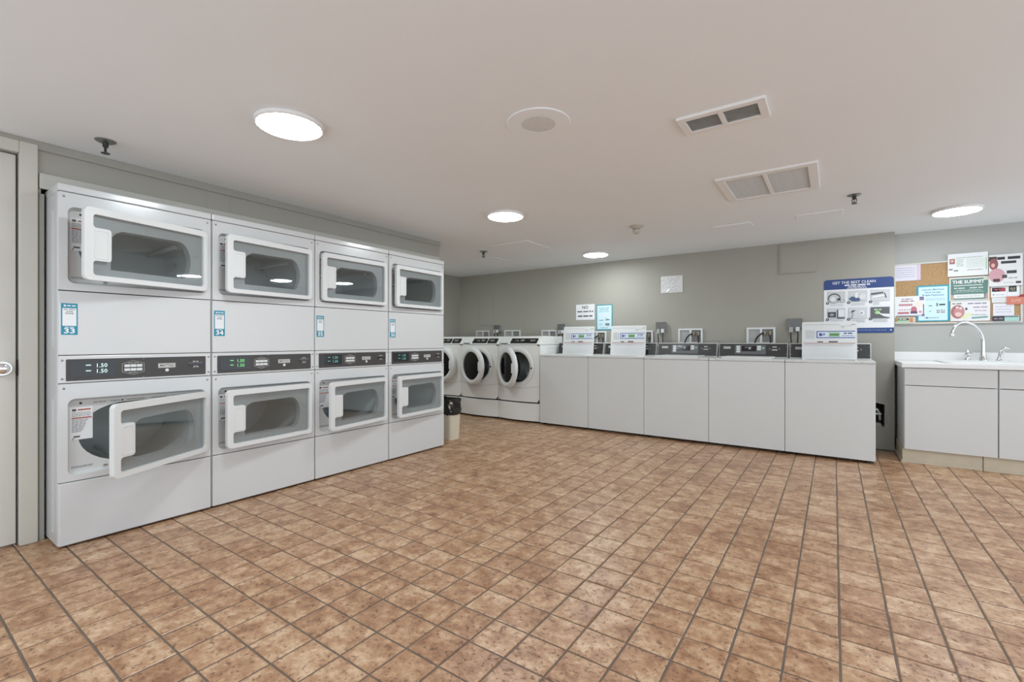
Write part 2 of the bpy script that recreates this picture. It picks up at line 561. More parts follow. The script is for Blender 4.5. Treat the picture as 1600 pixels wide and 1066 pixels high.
# door on the left
door = struct('door_1', MB().box(XL - 0.05, XL - 0.012, -0.44, 0.478, 0.012, 1.975).mesh('door_1', M_DOOR, bevel=0.002), 'beige painted door at the left edge with a steel knob')
cs = ob('door_casing', MB().box(XL - 0.10, XL + 0.018, 0.486, 0.553, 0, 2.045).box(XL - 0.10, XL + 0.018, -0.53, -0.455, 0, 2.045)
        .box(XL - 0.10, XL + 0.018, -0.455, 0.486, 1.985, 2.045).mesh('door_casing', M_CASING, bevel=0.004), door)
ob('door_stop', MB().box(XL - 0.10, XL - 0.055, 0.474, 0.486, 0, 1.985).box(XL - 0.10, XL - 0.055, -0.455, 0.486, 1.976, 1.985).mesh('door_stop', M_DARK), door)
kn = ob('door_knob', MB().lathe([(0.0, 0.012), (0.034, 0.012), (0.034, 0.006), (0.030, 0.0), (0.031, 0.008)], 24, 'x').lathe([(0.0, 0.05), (0.016, 0.05), (0.026, 0.042), (0.027, 0.03), (0.020, 0.02), (0.012, 0.014), (0.012, 0.0)], 24, 'x')
        .mesh('door_knob', M_CHROME, smooth=40), door, (XL - 0.012, 0.43, 0.898))
kn['label'] = 'round steel door knob'
ob('strike_plate', MB().box(XL - 0.012, XL - 0.009, 0.479, 0.486, 0.86, 0.94).mesh('strike_plate', M_DARK), door)

# wall and ceiling access panels
def access_panel(name, me, label, cat='access panel'):
    return tag(ob(name, me), label, cat)


access_panel('access_panel', MB().box(-0.479, -0.145, YB - 0.012, YB, 1.742, 2.04).box(-0.462, -0.162, YB - 0.016, YB - 0.012, 1.758, 2.024).mesh('access_panel', M_WALL, bevel=0.002), 'square painted access panel high on the wall left of the blue poster')
access_panel('access_panel', MB().box(-4.571, -4.269, YB - 0.004, YB, 1.27, 1.75).box(-4.55, -4.29, YB - 0.009, YB - 0.004, 1.29, 1.73).mesh('access_panel', M_WALL, bevel=0.002), 'grey painted access panel low on the wall above the front loading washers')
access_panel('ceiling_panel', MB().box(-3.04, -2.58, 3.97, 4.46, CEIL - 0.006, CEIL).mesh('ceiling_panel', M_CEIL, bevel=0.002), 'square white hatch in the ceiling beside the small dark sprinkler', 'ceiling hatch')
access_panel('ceiling_panel', MB().box(-3.72, -3.42, 4.5, 4.85, CEIL - 0.005, CEIL).mesh('ceiling_panel', M_CEIL, bevel=0.002), 'faint white patch panel in the ceiling corner over the front loading washers', 'ceiling hatch')
access_panel('ceiling_panel', MB().box(-0.897, -0.589, 4.455, 4.62, CEIL - 0.008, CEIL).mesh('ceiling_panel', M_CEIL, bevel=0.002), 'small white ceiling panel with dark edge behind the large vent', 'ceiling hatch')
access_panel('ceiling_panel', MB().box(-0.259, 0.061, 4.44, 4.60, CEIL - 0.006, CEIL).mesh('ceiling_panel', M_CEIL, bevel=0.002), 'small white ceiling panel beside the right hand sprinkler', 'ceiling hatch')


# ================================================================== ceiling fittings
def lamp(x, y, label):
    t = thing('ceiling_light', label, 'ceiling light', (x, y, CEIL), 0, 'round ceiling lights')
    ob('trim_ring', cached('lampring', lambda: MB().lathe([(0.146, 0.0), (0.151, -0.004), (0.150, -0.018), (0.143, -0.022), (0.138, -0.021), (0.138, 0.0)], 48).mesh('trim_ring', M_VENTFRAME, smooth=35)), t)
    ob('diffuser', cached('lampdisc', lambda: MB().lathe([(0.138, -0.018), (0.136, -0.024), (0.10, -0.028), (0.05, -0.029), (0.0, -0.029)], 48).mesh('diffuser', M_LAMP, smooth=60)), t)
    return t


lamp(-2.114, 1.19, 'round flush ceiling light nearest the viewer, above the stacked dryers')
lamp(-2.20, 3.06, 'round flush ceiling light in the middle of the ceiling')
lamp(-2.305, 5.03, 'smallest round ceiling light, close to the wall behind the washers')
lamp(0.79, 4.96, 'round ceiling light at the right, above the sink')
lamp(0.97, 3.06, 'round ceiling light just beyond the right picture edge')
lamp(0.84, 1.19, 'round ceiling light to the right of the viewer')
lamp(-2.08, -0.70, 'round ceiling light behind the viewer near the beige door')
lamp(0.86, -0.70, 'round ceiling light behind the viewer on the right')
lamp(-4.55, 3.95, 'added round ceiling light brightening the alcove, hidden by the dryer wall')  # unseen extra lamp, added to brighten the alcove and front loaders


def vent(x0, x1, y0, y1, fr, slat_mat, label, n):
    cx, cy = (x0 + x1) / 2, (y0 + y1) / 2
    w, h = (x1 - x0) / 2, (y1 - y0) / 2
    t = thing('ceiling_vent', label, 'vent', (cx, cy, CEIL))
    ob('vent_frame', MB().plate([(-w, -h), (w, -h), (w, h), (-w, h)], [[(-w + fr, -h + fr), (-0.011, -h + fr), (-0.011, h - fr), (-w + fr, h - fr)], [(0.011, -h + fr), (w - fr, -h + fr), (w - fr, h - fr), (0.011, h - fr)]],
                                -0.014, 0.0, 'z').mesh('vent_frame', M_VENTFRAME, bevel=0.002), t)
    ob('backing', MB().box(-w + fr * 0.7, w - fr * 0.7, -h + fr * 0.7, h - fr * 0.7, -0.0015, 0).mesh('backing', slat_mat), t)
    sp = (2 * h - 2 * fr) / n
    for a, b in ((-w + fr, -0.011), (0.011, w - fr)):
        me = MB().add([(a, -0.002, -0.010), (b, -0.002, -0.010), (b, 0.006, -0.004), (a, 0.006, -0.004), (a, -0.002, -0.0088), (b, -0.002, -0.0088), (b, 0.006, -0.0028), (a, 0.006, -0.0028)],
                      [(0, 3, 2, 1), (4, 5, 6, 7), (0, 1, 5, 4), (1, 2, 6, 5), (2, 3, 7, 6), (3, 0, 4, 7)]).mesh('louvre', slat_mat)
        for i in range(n):
            ob('louvre', me, t, (0, -h + fr + sp * (i + 0.5) - 0.002, 0))
    return t


vent(-0.602, -0.236, 2.19, 2.39, 0.034, M_VENTDARK, 'small ceiling vent with dark grey louvres in a white frame', 11)
vent(-0.625, -0.077, 3.155, 3.715, 0.05, M_VENTLIGHT, 'large square ceiling vent with pale grey louvres', 26)

t = thing('ceiling_speaker', 'round white ceiling speaker with a small grey grille', 'speaker', (-1.149, 1.866, CEIL))
ob('trim_plate', MB().lathe([(0.150, 0.0), (0.152, -0.003), (0.149, -0.006), (0.08, -0.007), (0.078, 0.0)], 48).mesh('trim_plate', M_CEIL, smooth=30), t)
ob('grille', MB().lathe([(0.079, -0.006), (0.05, -0.009), (0.0, -0.010)], 40).mesh('grille', M_GRILLE, smooth=60), t)


def sprinkler(x, y, s, label):
    t = thing('sprinkler', label, 'sprinkler', (x, y, CEIL))
    t.scale = (s, s, s)
    ob('escutcheon', cached('spr_e', lambda: MB().lathe([(0.042, 0), (0.042, -0.003), (0.03, -0.010), (0.012, -0.012), (0.0, -0.012)], 24).mesh('escutcheon', M_SCREW, smooth=35)), t)
    ob('body', cached('spr_b', lambda: MB().lathe([(0.012, -0.010), (0.012, -0.030), (0.008, -0.034), (0.0, -0.034)], 12).mesh('body', M_SPRINK, smooth=35)), t)
    ob('frame_arm', cached('spr_f', lambda: MB().tube([(-0.012, 0, -0.028), (-0.014, 0, -0.042), (-0.006, 0, -0.058), (0, 0, -0.061)], 0.0028, 6).tube([(0.012, 0, -0.028), (0.014, 0, -0.042), (0.006, 0, -0.058), (0, 0, -0.061)], 0.0028, 6).tube([(0, 0, -0.03), (0, 0, -0.06)], 0.003, 6).mesh('frame_arm', M_SPRINK, smooth=60)), t)
    ob('deflector', cached('spr_d', lambda: MB().lathe([(0.0, -0.060), (0.018, -0.061), (0.018, -0.0635), (0.0, -0.0635)], 16).mesh('deflector', M_SPRINK, smooth=35)), t)


sprinkler(-3.08, 0.752, 1.05, 'dark fire sprinkler over the nearest stacked dryer')
sprinkler(-3.31, 4.17, 1.1, 'small dark fire sprinkler by the ceiling hatch')
sprinkler(0.118, 4.056, 1.0, 'steel fire sprinkler near the large vent, toward the sink')

t = thing('heat_detector', 'beige heat detector hanging from a round white ceiling base', 'detector', (-1.455, 4.034, CEIL))
ob('base', MB().lathe([(0.062, 0), (0.062, -0.006), (0.05, -0.014), (0.032, -0.028), (0.0, -0.028)], 28).mesh('base', M_DETECT, smooth=35), t)
ob('neck', MB().lathe([(0.024, -0.026), (0.024, -0.038), (0, -0.038)], 20).mesh('neck', M_BRASS, smooth=35), t)
ob('sensor_cap', MB().lathe([(0.030, -0.034), (0.031, -0.060), (0.024, -0.068), (0, -0.069)], 20).mesh('sensor_cap', M_DETECT, smooth=35), t)


# ================================================================== stacked dryers
# local frame of every machine: x to the right, y into the machine, z up, front face at y = 0
W = 0.6865
D_DEPTH = 0.70
TEAL = srgb(40, 140, 165)
GREYT = srgb(120, 122, 125)
RED = srgb(170, 80, 60)


def well(z0):
    """x0, x1, z0, z1 of the door recess whose lower edge is at z0"""
    return 0.037, 0.655, z0, z0 + 0.385


def drum_hole(zc, grow=0.0):
    x0, x1, h = 0.082 - grow, 0.612 + grow, 0.157 + grow
    pts = []
    rx = 0.20 + grow
    for i in range(17):
        a = PI / 2 + PI * i / 16
        pts.append((x0 + rx + rx * math.cos(a), zc + h * math.sin(a)))
    for i in range(17):
        a = -PI / 2 + PI * i / 16
        pts.append((x1 - rx + rx * math.cos(a), zc + h * math.sin(a)))
    return pts


def door_panel_mesh(zb, zt, wz):
    x0, x1, z0, z1 = well(wz)
    mb = MB()
    mb.plate(rr(0.003, W - 0.003, zb, zt, 0.006, 3), [rr(x0, x1, z0, z1, 0.03)], 0, 0.016)
    me = mb.mesh('door_panel', M_ENAMEL, bevel=0.0035)
    return me


def well_mesh(wz):
    x0, x1, z0, z1 = well(wz)
    zc = wz + 0.192
    a = rr(x0, x1, z0, z1, 0.03)
    b = rr(x0 + 0.012, x1 - 0.012, z0 + 0.012, z1 - 0.012, 0.022)
    n = len(a)
    mb = MB()
    mb.add([(p[0], 0.006, p[1]) for p in a] + [(p[0], 0.034, p[1]) for p in b], [(i, (i + 1) % n, (i + 1) % n + n, i + n) for i in range(n)])
    mb.plate(b, [drum_hole(zc)], 0.034, 0.042)
    h1, h2 = drum_hole(zc), drum_hole(zc, 0.012)
    k = len(h1)
    mb.add([(p[0], 0.034, p[1]) for p in h1] + [(p[0], 0.075, p[1]) for p in h2], [(i, (i + 1) % k, (i + 1) % k + k, i + k) for i in range(k)])
    return mb.mesh('door_well', M_ENAMEL, smooth=30)


def drum_mesh(wz):
    zc = wz + 0.192
    h0 = drum_hole(zc, 0.012)
    k = len(h0)
    mb = MB()
    cx = W / 2
    rings = [[(p[0], 0.075, p[1]) for p in h0]]
    cir = []
    for i in range(k):
        p = h0[i]
        a = math.atan2(p[1] - zc, p[0] - cx)
        cir.append((cx + 0.30 * math.cos(a), zc + 0.235 * math.sin(a)))
    for y in (0.09, 0.34, 0.60):
        rings.append([(p[0], y, p[1]) for p in cir])
    v = [q for r_ in rings for q in r_]
    f = []
    for s in range(len(rings) - 1):
        f += [(s * k + i, s * k + (i + 1) % k, (s + 1) * k + (i + 1) % k, (s + 1) * k + i) for i in range(k)]
    f.append(tuple(range((len(rings) - 1) * k, len(rings) * k)))
    mb.add(v, f)
    for a in (0.5, 2.6, 4.4):     # baffles
        px, pz = cx + 0.285 * math.cos(a), zc + 0.22 * math.sin(a)
        qx, qz = cx + 0.22 * math.cos(a), zc + 0.17 * math.sin(a)
        mb.tube([(px, 0.10, pz), (px, 0.58, pz)], 0.02, 6)
        mb.tube([(qx, 0.12, qz), (qx, 0.56, qz)], 0.012, 6)
    return mb.mesh('drum', M_GALV, smooth=35)


DW, DH = 0.602, 0.362      # dryer door leaf


def door_frame_mesh():
    # hinge axis at x = 0 (right), leaf runs to -DW; outer face at y = -0.03
    outer = rr(-DW, 0, 0, DH, 0.026, 6)
    l, r, b, tt = -DW + 0.036, -0.022, 0.026, DH - 0.034
    hx = -DW + 0.112
    hz0, hz1 = 0.098, 0.262
    q = 0.014

    def arc(cx, cz, a0, a1, n=4):
        return [(cx + q * math.cos(a0 + (a1 - a0) * i / n), cz + q * math.sin(a0 + (a1 - a0) * i / n)) for i in range(n + 1)]
    hole = []
    hole += arc(r - q, b + q, -PI / 2, 0) + arc(r - q, tt - q, 0, PI / 2) + arc(l + q, tt - q, PI / 2, PI)
    hole += arc(l + q, hz1 + q, PI, 1.5 * PI) + arc(hx - q, hz1 - q, PI / 2, 0) + arc(hx - q, hz0 + q, 0, -PI / 2) + arc(l + q, hz0 - q, PI / 2, PI)
    hole += arc(l + q, b + q, PI, 1.5 * PI)
    return MB().plate(outer, [hole], -0.032, -0.006).mesh('door', M_PLASTIC, bevel=0.005, seg=3)


def door_glass_mesh():
    return MB().box(-DW + 0.030, -0.018, -0.020, -0.0165, 0.02, DH - 0.028).mesh('glass_pane', M_GLASS)


def liner_hole():
    x0, x1, z0, z1 = -DW + 0.12, -0.085, 0.062, DH - 0.088
    pts = [(x0, z0), (x1 - 0.03, z0)]
    for i in range(9):
        a = -PI / 2 + PI * 0.5 * i / 8 * 1.0
        pts.append((x1 - 0.05 + 0.05 * math.cos(a), z0 + 0.10 + 0.10 * math.sin(a)))
    for i in range(1, 9):
        a = PI * 0.5 * i / 8
        pts.append((x1 - 0.07 + 0.07 * math.cos(a), z0 + 0.10 + (z1 - z0 - 0.10) * math.sin(a)))
    pts += [(x0 + 0.05, z1 - 0.004), (x0 + 0.02, z1 - 0.02), (x0, z1 - 0.05)]
    return pts


def liner_mesh():
    h = liner_hole()
    mb = MB()
    o = [(-DW + 0.02, 0.018), (-0.02, 0.018), (-0.02, DH - 0.02), (-DW + 0.02, DH - 0.02)]
    mb.plate(o, [h], -0.008, 0.000)
    k = len(h)
    cx = sum(p[0] for p in h) / k; cz = sum(p[1] for p in h) / k
    g = [(cx + (p[0] - cx) * 0.96, cz + (p[1] - cz) * 0.94) for p in h]
    mb.add([(p[0], -0.004, p[1]) for p in h] + [(p[0], 0.026, p[1]) for p in g], [(i, (i + 1) % k, (i + 1) % k + k, i + k) for i in range(k)])
    return mb.mesh('inner_liner', M_GREYPANEL, smooth=25)


def inner_pane_mesh():
    h = liner_hole()
    k = len(h)
    cx = sum(p[0] for p in h) / k; cz = sum(p[1] for p in h) / k
    g = [(cx + (p[0] - cx) * 0.965, cz + (p[1] - cz) * 0.945) for p in h]
    return MB().plate(g, [], 0.022, 0.025).mesh('inner_pane', M_GLASS)


def screw_mesh(r=0.0055):
    return MB().lathe([(r, 0.002), (r, -0.001), (r * 0.6, -0.0028), (0, -0.003)], 10, 'y').mesh('screw', M_SCREW, smooth=40)


def warning_label_mesh():
    it = [('r', 0.006, 0.146, 0.022, 0.158, srgb(90, 90, 90)), ('r', 0.028, 0.149, 0.078, 0.156, RED)]
    for i in range(3): it.append(('l', 0.005, 0.136 - i * 0.008, 0.080, 0.0035, srgb(150, 150, 150), i))
    it.append(('r', 0.004, 0.108, 0.082, 0.114, RED))
    for i in range(9): it.append(('l', 0.005, 0.100 - i * 0.0075, 0.068 - i * 0.003, 0.0035, srgb(140, 140, 142), 10 + i))
    it.append(('r', 0.012, 0.012, 0.036, 0.020, srgb(95, 92, 90)))
    it.append(('p', [(0.004, 0.0), (0.012, 0.014), (0.016, 0.014), (0.008, 0.0)], srgb(120, 118, 115)))
    return sheet('warning_label', 0.086, 0.165, it, M_PAPER, 0.0006)


def machine_sticker_mesh(num):
    w, h = 0.062, 0.158
    it = [('r', 0.005, 0.045, w - 0.005, 0.134, (0.80, 0.82, 0.83)),
          ('e', 0.014, 0.146, 0.005, 0.005, (0.75, 0.8, 0.82)), ('l', 0.022, 0.143, w - 0.008, 0.006, (0.7, 0.78, 0.8), 3),
          ('t', 'PAY WITH', w / 2, 0.127, 0.0092, srgb(50, 55, 60), 0.02), ('t', 'YOUR', w / 2, 0.117, 0.0092, srgb(50, 55, 60), 0.02), ('t', 'PHONE', w / 2, 0.107, 0.0092, srgb(50, 55, 60), 0.02),
          ('l', 0.014, 0.036, w - 0.014, 0.004, (0.7, 0.78, 0.8), 5),
          ('t', num, w / 2, 0.019, 0.036, (0.85, 0.87, 0.88), 0.025, 1.25)]
    return sheet('number_sticker', w, h, it, ink(TEAL), 0.0006)


def wedge_text(s, x, z, size, m, bold=0.02, w=1.0):
    mb, ms = printed([('t', s, 0, 0, size, m, bold, w)])
    return mb.mesh('lettering', ms, recalc=False)


def keypad_mesh():
    it = []
    hexo = [(-0.048, -0.022), (0, -0.038), (0.048, -0.022), (0.048, 0.022), (0, 0.038), (-0.048, 0.022)]
    g = (0.50, 0.49, 0.47)
    for i in range(6):
        a, b = hexo[i], hexo[(i + 1) % 6]
        dx, dz = b[0] - a[0], b[1] - a[1]
        L_ = math.hypot(dx, dz); nx, nz = -dz / L_ * 0.0008, dx / L_ * 0.0008
        it.append(('p', [(a[0] - nx, a[1] - nz), (b[0] - nx, b[1] - nz), (b[0] + nx, b[1] + nz), (a[0] + nx, a[1] + nz)], g))
    it += [('l', -0.022, 0.024, 0.022, 0.003, g, 1), ('l', -0.020, -0.028, 0.020, 0.003, g, 2)]
    mb, ms = printed(it)
    return mb.mesh('keypad_outline', ms, recalc=False)


def stacked_dryer(k, num, label, ang_up, ang_lo, led):
    t = thing('stacked_dryer', label, 'dryer', (-3.147, 0.5855 + 0.6895 * k, 0), PI / 2, 'stacked dryers along the left wall')
    # shell
    def shell():
        mb = MB()
        mb.box(0.001, 0.006, 0.012, D_DEPTH, 0.012, 1.782).box(W - 0.006, W - 0.001, 0.012, D_DEPTH, 0.012, 1.782)
        mb.box(0.001, W - 0.001, D_DEPTH - 0.006, D_DEPTH, 0.012, 1.782).box(0.006, W - 0.006, 0.02, D_DEPTH - 0.006, 0.012, 0.018)
        mb.box(0.006, W - 0.006, 0.06, D_DEPTH - 0.006, 0.955, 0.961)
        return mb.mesh('cabinet', M_ENAMEL, bevel=0.003)
    ob('cabinet', cached('shell', shell), t)
    ob('side_rib', cached('rib', lambda: MB().plate(rr(0.10, 0.118, 0.06, 0.74, 0.008), [], -0.003, 0.001, 'x').plate(rr(0.10, 0.118, 1.0, 1.70, 0.008), [], -0.003, 0.001, 'x').mesh('side_rib', M_ENAMEL, bevel=0.001)), t)
    ob('foot', cached('feet', lambda: MB().lathe([(0.02, 0.0), (0.02, 0.014), (0, 0.014)], 12, 'z', (0.05, 0.06, 0)).lathe([(0.02, 0.0), (0.02, 0.014), (0, 0.014)], 12, 'z', (W - 0.05, 0.06, 0)).mesh('foot', M_RUBBER)), t)
    ob('top_cap', cached('cap', lambda: MB().box(0.0, W, -0.004, D_DEPTH, 1.783, 1.820).mesh('top_cap', M_ENAMEL, bevel=0.006, seg=3)), t)
    ob('middle_panel', cached('mid', lambda: MB().box(0.003, W - 0.003, 0, 0.018, 0.964, 1.286).mesh('middle_panel', M_ENAMEL, bevel=0.004)), t)
    ob('kick_panel', cached('kick', lambda: MB().box(0.003, W - 0.003, -0.004, 0.018, 0.012, 0.324).mesh('kick_panel', M_ENAMEL, bevel=0.005)), t)
    sc = cached('screw', screw_mesh)
    for nm, zb, zt, wz, ang in (('upper', 1.290, 1.780, 1.326, ang_up), ('lower', 0.328, 0.820, 0.357, ang_lo)):
        pn = ob('door_panel', cached('dp' + nm, lambda: door_panel_mesh(zb, zt, wz)), t)
        for x in (0.022, W - 0.022):
            ob('screw', sc, pn, (x, 0, zt - 0.022))
        wl_ = ob('door_well', cached('well' + nm, lambda: well_mesh(wz)), t)
        ob('warning_label', cached('warn', warning_label_mesh), wl_, (0.053, 0.0336, wz + 0.172))
        def well_print():
            it = [('r', 0.0, 0.0, 0.52, 0.016, (0.62, 0.62, 0.60)), ('e', 0.03, 0.008, 0.006, 0.006, (0.03, 0.03, 0.03)), ('e', 0.20, 0.008, 0.005, 0.005, (0.1, 0.1, 0.1))]
            for i, (a, b) in enumerate(((0.08, 0.13), (0.15, 0.19), (0.22, 0.30), (0.33, 0.40), (0.43, 0.50))):
                it.append(('l', a, 0.006, b, 0.004, srgb(120, 118, 115), i))
            mb, ms = printed(it)
            return mb.mesh('spec_label', ms, recalc=False)
        ob('spec_label', cached('spec', well_print), wl_, (0.062, 0.0336, wz + 0.350))
        def low_print():
            mb, ms = printed([('l', 0, 0.008, 0.085, 0.003, GREYT, 2), ('l', 0, 0.002, 0.08, 0.003, GREYT, 3)])
            return mb.mesh('fine_print', ms, recalc=False)
        ob('fine_print', cached('lowp', low_print), wl_, (0.056, 0.0336, wz + 0.026))
        ob('door_catch', cached('catch', lambda: MB().box(-0.008, 0.008, -0.006, 0.002, -0.004, 0.004).mesh('door_catch', M_SCREW, bevel=0.0015)), wl_, (0.19, 0.034, wz + 0.020))
        ob('drum', cached('drum' + nm, lambda: drum_mesh(wz)), t)
        d = ob('door', cached('dframe', door_frame_mesh), t, (0.648, 0.002, wz + 0.010), (0, 0, math.radians(ang)))
        ob('glass_pane', cached('dglass', door_glass_mesh), d)
        ob('inner_liner', cached('dliner', liner_mesh), d)
        ob('inner_pane', cached('dpane', inner_pane_mesh), d)
        ob('grip', cached('grip', lambda: MB().plate(rr(-DW + 0.040, -DW + 0.102, 0.108, 0.252, 0.010), [rr(-DW + 0.046, -DW + 0.096, 0.114, 0.246, 0.008)], -0.034, -0.031).mesh('grip', M_PLASTIC, bevel=0.001)), d)
        for hz in (0.055, DH - 0.075):
            ob('hinge', cached('hinge', lambda: MB().lathe([(0.0, 0), (0.0055, 0), (0.0055, 0.05), (0.0, 0.05)], 10).mesh('hinge', M_PLASTIC, smooth=40)), d, (0.003, -0.012, hz))
    # control panel strip
    cp = ob('control_panel', cached('strip', lambda: MB().box(0.003, W - 0.003, 0, 0.02, 0.823, 0.961).mesh('control_panel', M_ENAMEL, bevel=0.004)), t)
    for x, z in ((0.016, 0.846), (0.016, 0.938), (W - 0.016, 0.846), (W - 0.016, 0.938)):
        ob('screw', sc, cp, (x, 0, z))
    ob('fascia', cached('fascia', lambda: MB().plate(rr(0.030, W - 0.032, 0.834, 0.943, 0.004, 2), [], -0.003, 0.002).mesh('fascia', M_CONSOLE, bevel=0.001)), cp)
    ob('display', cached('disp', lambda: MB().box(0.046, 0.225, -0.0042, -0.002, 0.853, 0.930).mesh('display', M_GLOSSBLACK)), cp)
    def digits():
        it = [('r', 0.104, 0.880, 0.124, 0.884, led), ('r', 0.104, 0.909, 0.124, 0.913, led), ('t', '1.50', 0.166, 0.878, 0.028, led, 0.0, 1.0), ('t', '1.50', 0.166, 0.907, 0.028, led, 0.0, 1.0)]
        mb, ms = printed(it, -0.0045)
        return mb.mesh('price_digits', ms, recalc=False)
    ob('price_digits', cached('dig' + led.name, digits), cp)
    ob('keypad_outline', cached('kpo', keypad_mesh), cp, (0.300, -0.003, 0.890))
    kb = cached('kpb', lambda: MB().box(-0.0125, 0.0125, -0.003, 0, -0.0075, 0.0075).mesh('key', M_PLASTIC, bevel=0.001))
    for i in range(3):
        for z in (-0.0105, 0.0105):
            ob('key', kb, cp, (0.300 + (i - 1) * 0.0268, -0.003, 0.890 + z))
    def badge():
        mb, ms = printed([('r', -0.042, -0.013, 0.042, 0.013, (0.62, 0.61, 0.59)), ('f', -0.040, -0.011, 0.040, 0.011, 0.0012, (0.06, 0.06, 0.06)), ('t', 'MAYTAG', 0, 0, 0.0165, (0.05, 0.05, 0.05), 0.02, 1.0)], -0.003)
        return mb.mesh('badge', ms, recalc=False)
    ob('badge', cached('badge', badge), cp, (0.455, 0, 0.895))
    ob('start_button', cached('startb', lambda: MB().lathe([(0.009, 0), (0.009, -0.003), (0.006, -0.005), (0, -0.005)], 14, 'y').mesh('start_button', M_PLASTIC, smooth=40)), cp, (0.455, -0.003, 0.868))
    ob('card_slot', cached('slot', lambda: MB().plate(rr(-0.034, 0.034, -0.006, 0.009, 0.005), [], -0.006, 0).mesh('card_slot', M_GLOSSBLACK, bevel=0.002)), cp, (0.600, -0.003, 0.896))
    def slotp():
        mb, ms = printed([('l', -0.016, 0.014, 0.016, 0.006, (0.5, 0.49, 0.47), 4), ('r', -0.036, 0.008, 0.034, 0.0105, (0.4, 0.39, 0.38)), ('p', [(-0.016, -0.018), (0.016, -0.018), (0.010, -0.009), (-0.010, -0.009)], (0.5, 0.49, 0.47)), ('r', -0.008, -0.016, 0.008, -0.012, (0.06, 0.06, 0.06))], -0.0062)
        return mb.mesh('slot_marking', ms, recalc=False)
    ob('slot_marking', cached('slotp', slotp), cp, (0.600, 0, 0.896))
    for z in (0.837, 0.940):
        ob('screw', cached('screws', lambda: screw_mesh(0.0035)), cp, (0.345, -0.003, z))
    st = ob('number_sticker', machine_sticker_mesh(num), t, (0.012, 0, 1.066))
    st['label'] = 'teal and white payment sticker with the machine number'
    return t


stacked_dryer(0, '33', 'nearest stacked white dryer, sticker 33, its lower door swung wide open', 12.0, 29.0, M_LED_W)
stacked_dryer(1, '34', 'second stacked white dryer from the beige door, sticker 34, green display', 5.6, 5.6, M_LED_G)
stacked_dryer(2, '35', 'third stacked white dryer, sticker 35, upper door shut and lower door ajar', 0.0, 8.4, M_LED_T)
stacked_dryer(3, '36', 'farthest stacked white dryer, sticker 36, beside the beige waste bin', 1.8, 4.4, M_LED_T)


# ================================================================== top loading washers
WW, WP = 0.653, 0.6570
W_X0, W_Y = -2.995, 4.90
HINGE_Y = 0.372


def lid_print():
    w, h = 0.43, 0.355
    blue = srgb(70, 95, 160)
    it = [('r', 0.012, h - 0.030, 0.30, h - 0.026, (0.45, 0.46, 0.46)), ('r', 0.30, h - 0.045, 0.39, h - 0.041, (0.5, 0.5, 0.5)), ('p', [(0.30, h - 0.042), (0.34, h - 0.042), (0.33, h - 0.070), (0.315, h - 0.058)], (0.55, 0.56, 0.56)),
          ('r', 0.385, h - 0.036, 0.418, h - 0.026, (0.45, 0.46, 0.46)),
          ('r', 0.118, 0.196, 0.415, 0.268, srgb(215, 222, 235)), ('r', 0.118, 0.258, 0.415, 0.266, blue), ('r', 0.118, 0.198, 0.415, 0.206, blue), ('r', 0.118, 0.198, 0.126, 0.266, blue),
          ('e', 0.150, 0.232, 0.012, 0.016, srgb(70, 80, 130)), ('e', 0.178, 0.234, 0.008, 0.012, srgb(110, 130, 180)), ('p', [(0.135, 0.215), (0.165, 0.220), (0.170, 0.245), (0.158, 0.225)], srgb(90, 100, 140)),
          ('r', 0.215, 0.211, 0.300, 0.253, srgb(150, 190, 140)), ('l', 0.225, 0.222, 0.292, 0.016, srgb(80, 125, 80), 2),
          ('l', 0.330, 0.238, 0.400, 0.010, srgb(60, 60, 75), 3), ('l', 0.320, 0.218, 0.400, 0.006, srgb(130, 135, 160), 4)]
    for i in range(6): it.append(('l', 0.030 + 0.004 * (i % 2), 0.266 - i * 0.014, 0.105, 0.005, srgb(180, 183, 188), 20 + i))
    it += [('r', 0.015, 0.148, 0.415, 0.153, srgb(185, 130, 115)), ('r', 0.125, 0.158, 0.170, 0.166, srgb(60, 55, 55)), ('r', 0.215, 0.158, 0.285, 0.168, srgb(50, 48, 50))]
    for i in range(2): it.append(('l', 0.02, 0.136 - i * 0.011, 0.40, 0.004, srgb(205, 190, 185), 40 + i))
    mats = []
    mb, mats = printed([(x[0],) + tuple(x[1:]) for x in it], 0, None, mats)
    return mb.mesh('instruction_label', mats, recalc=False)


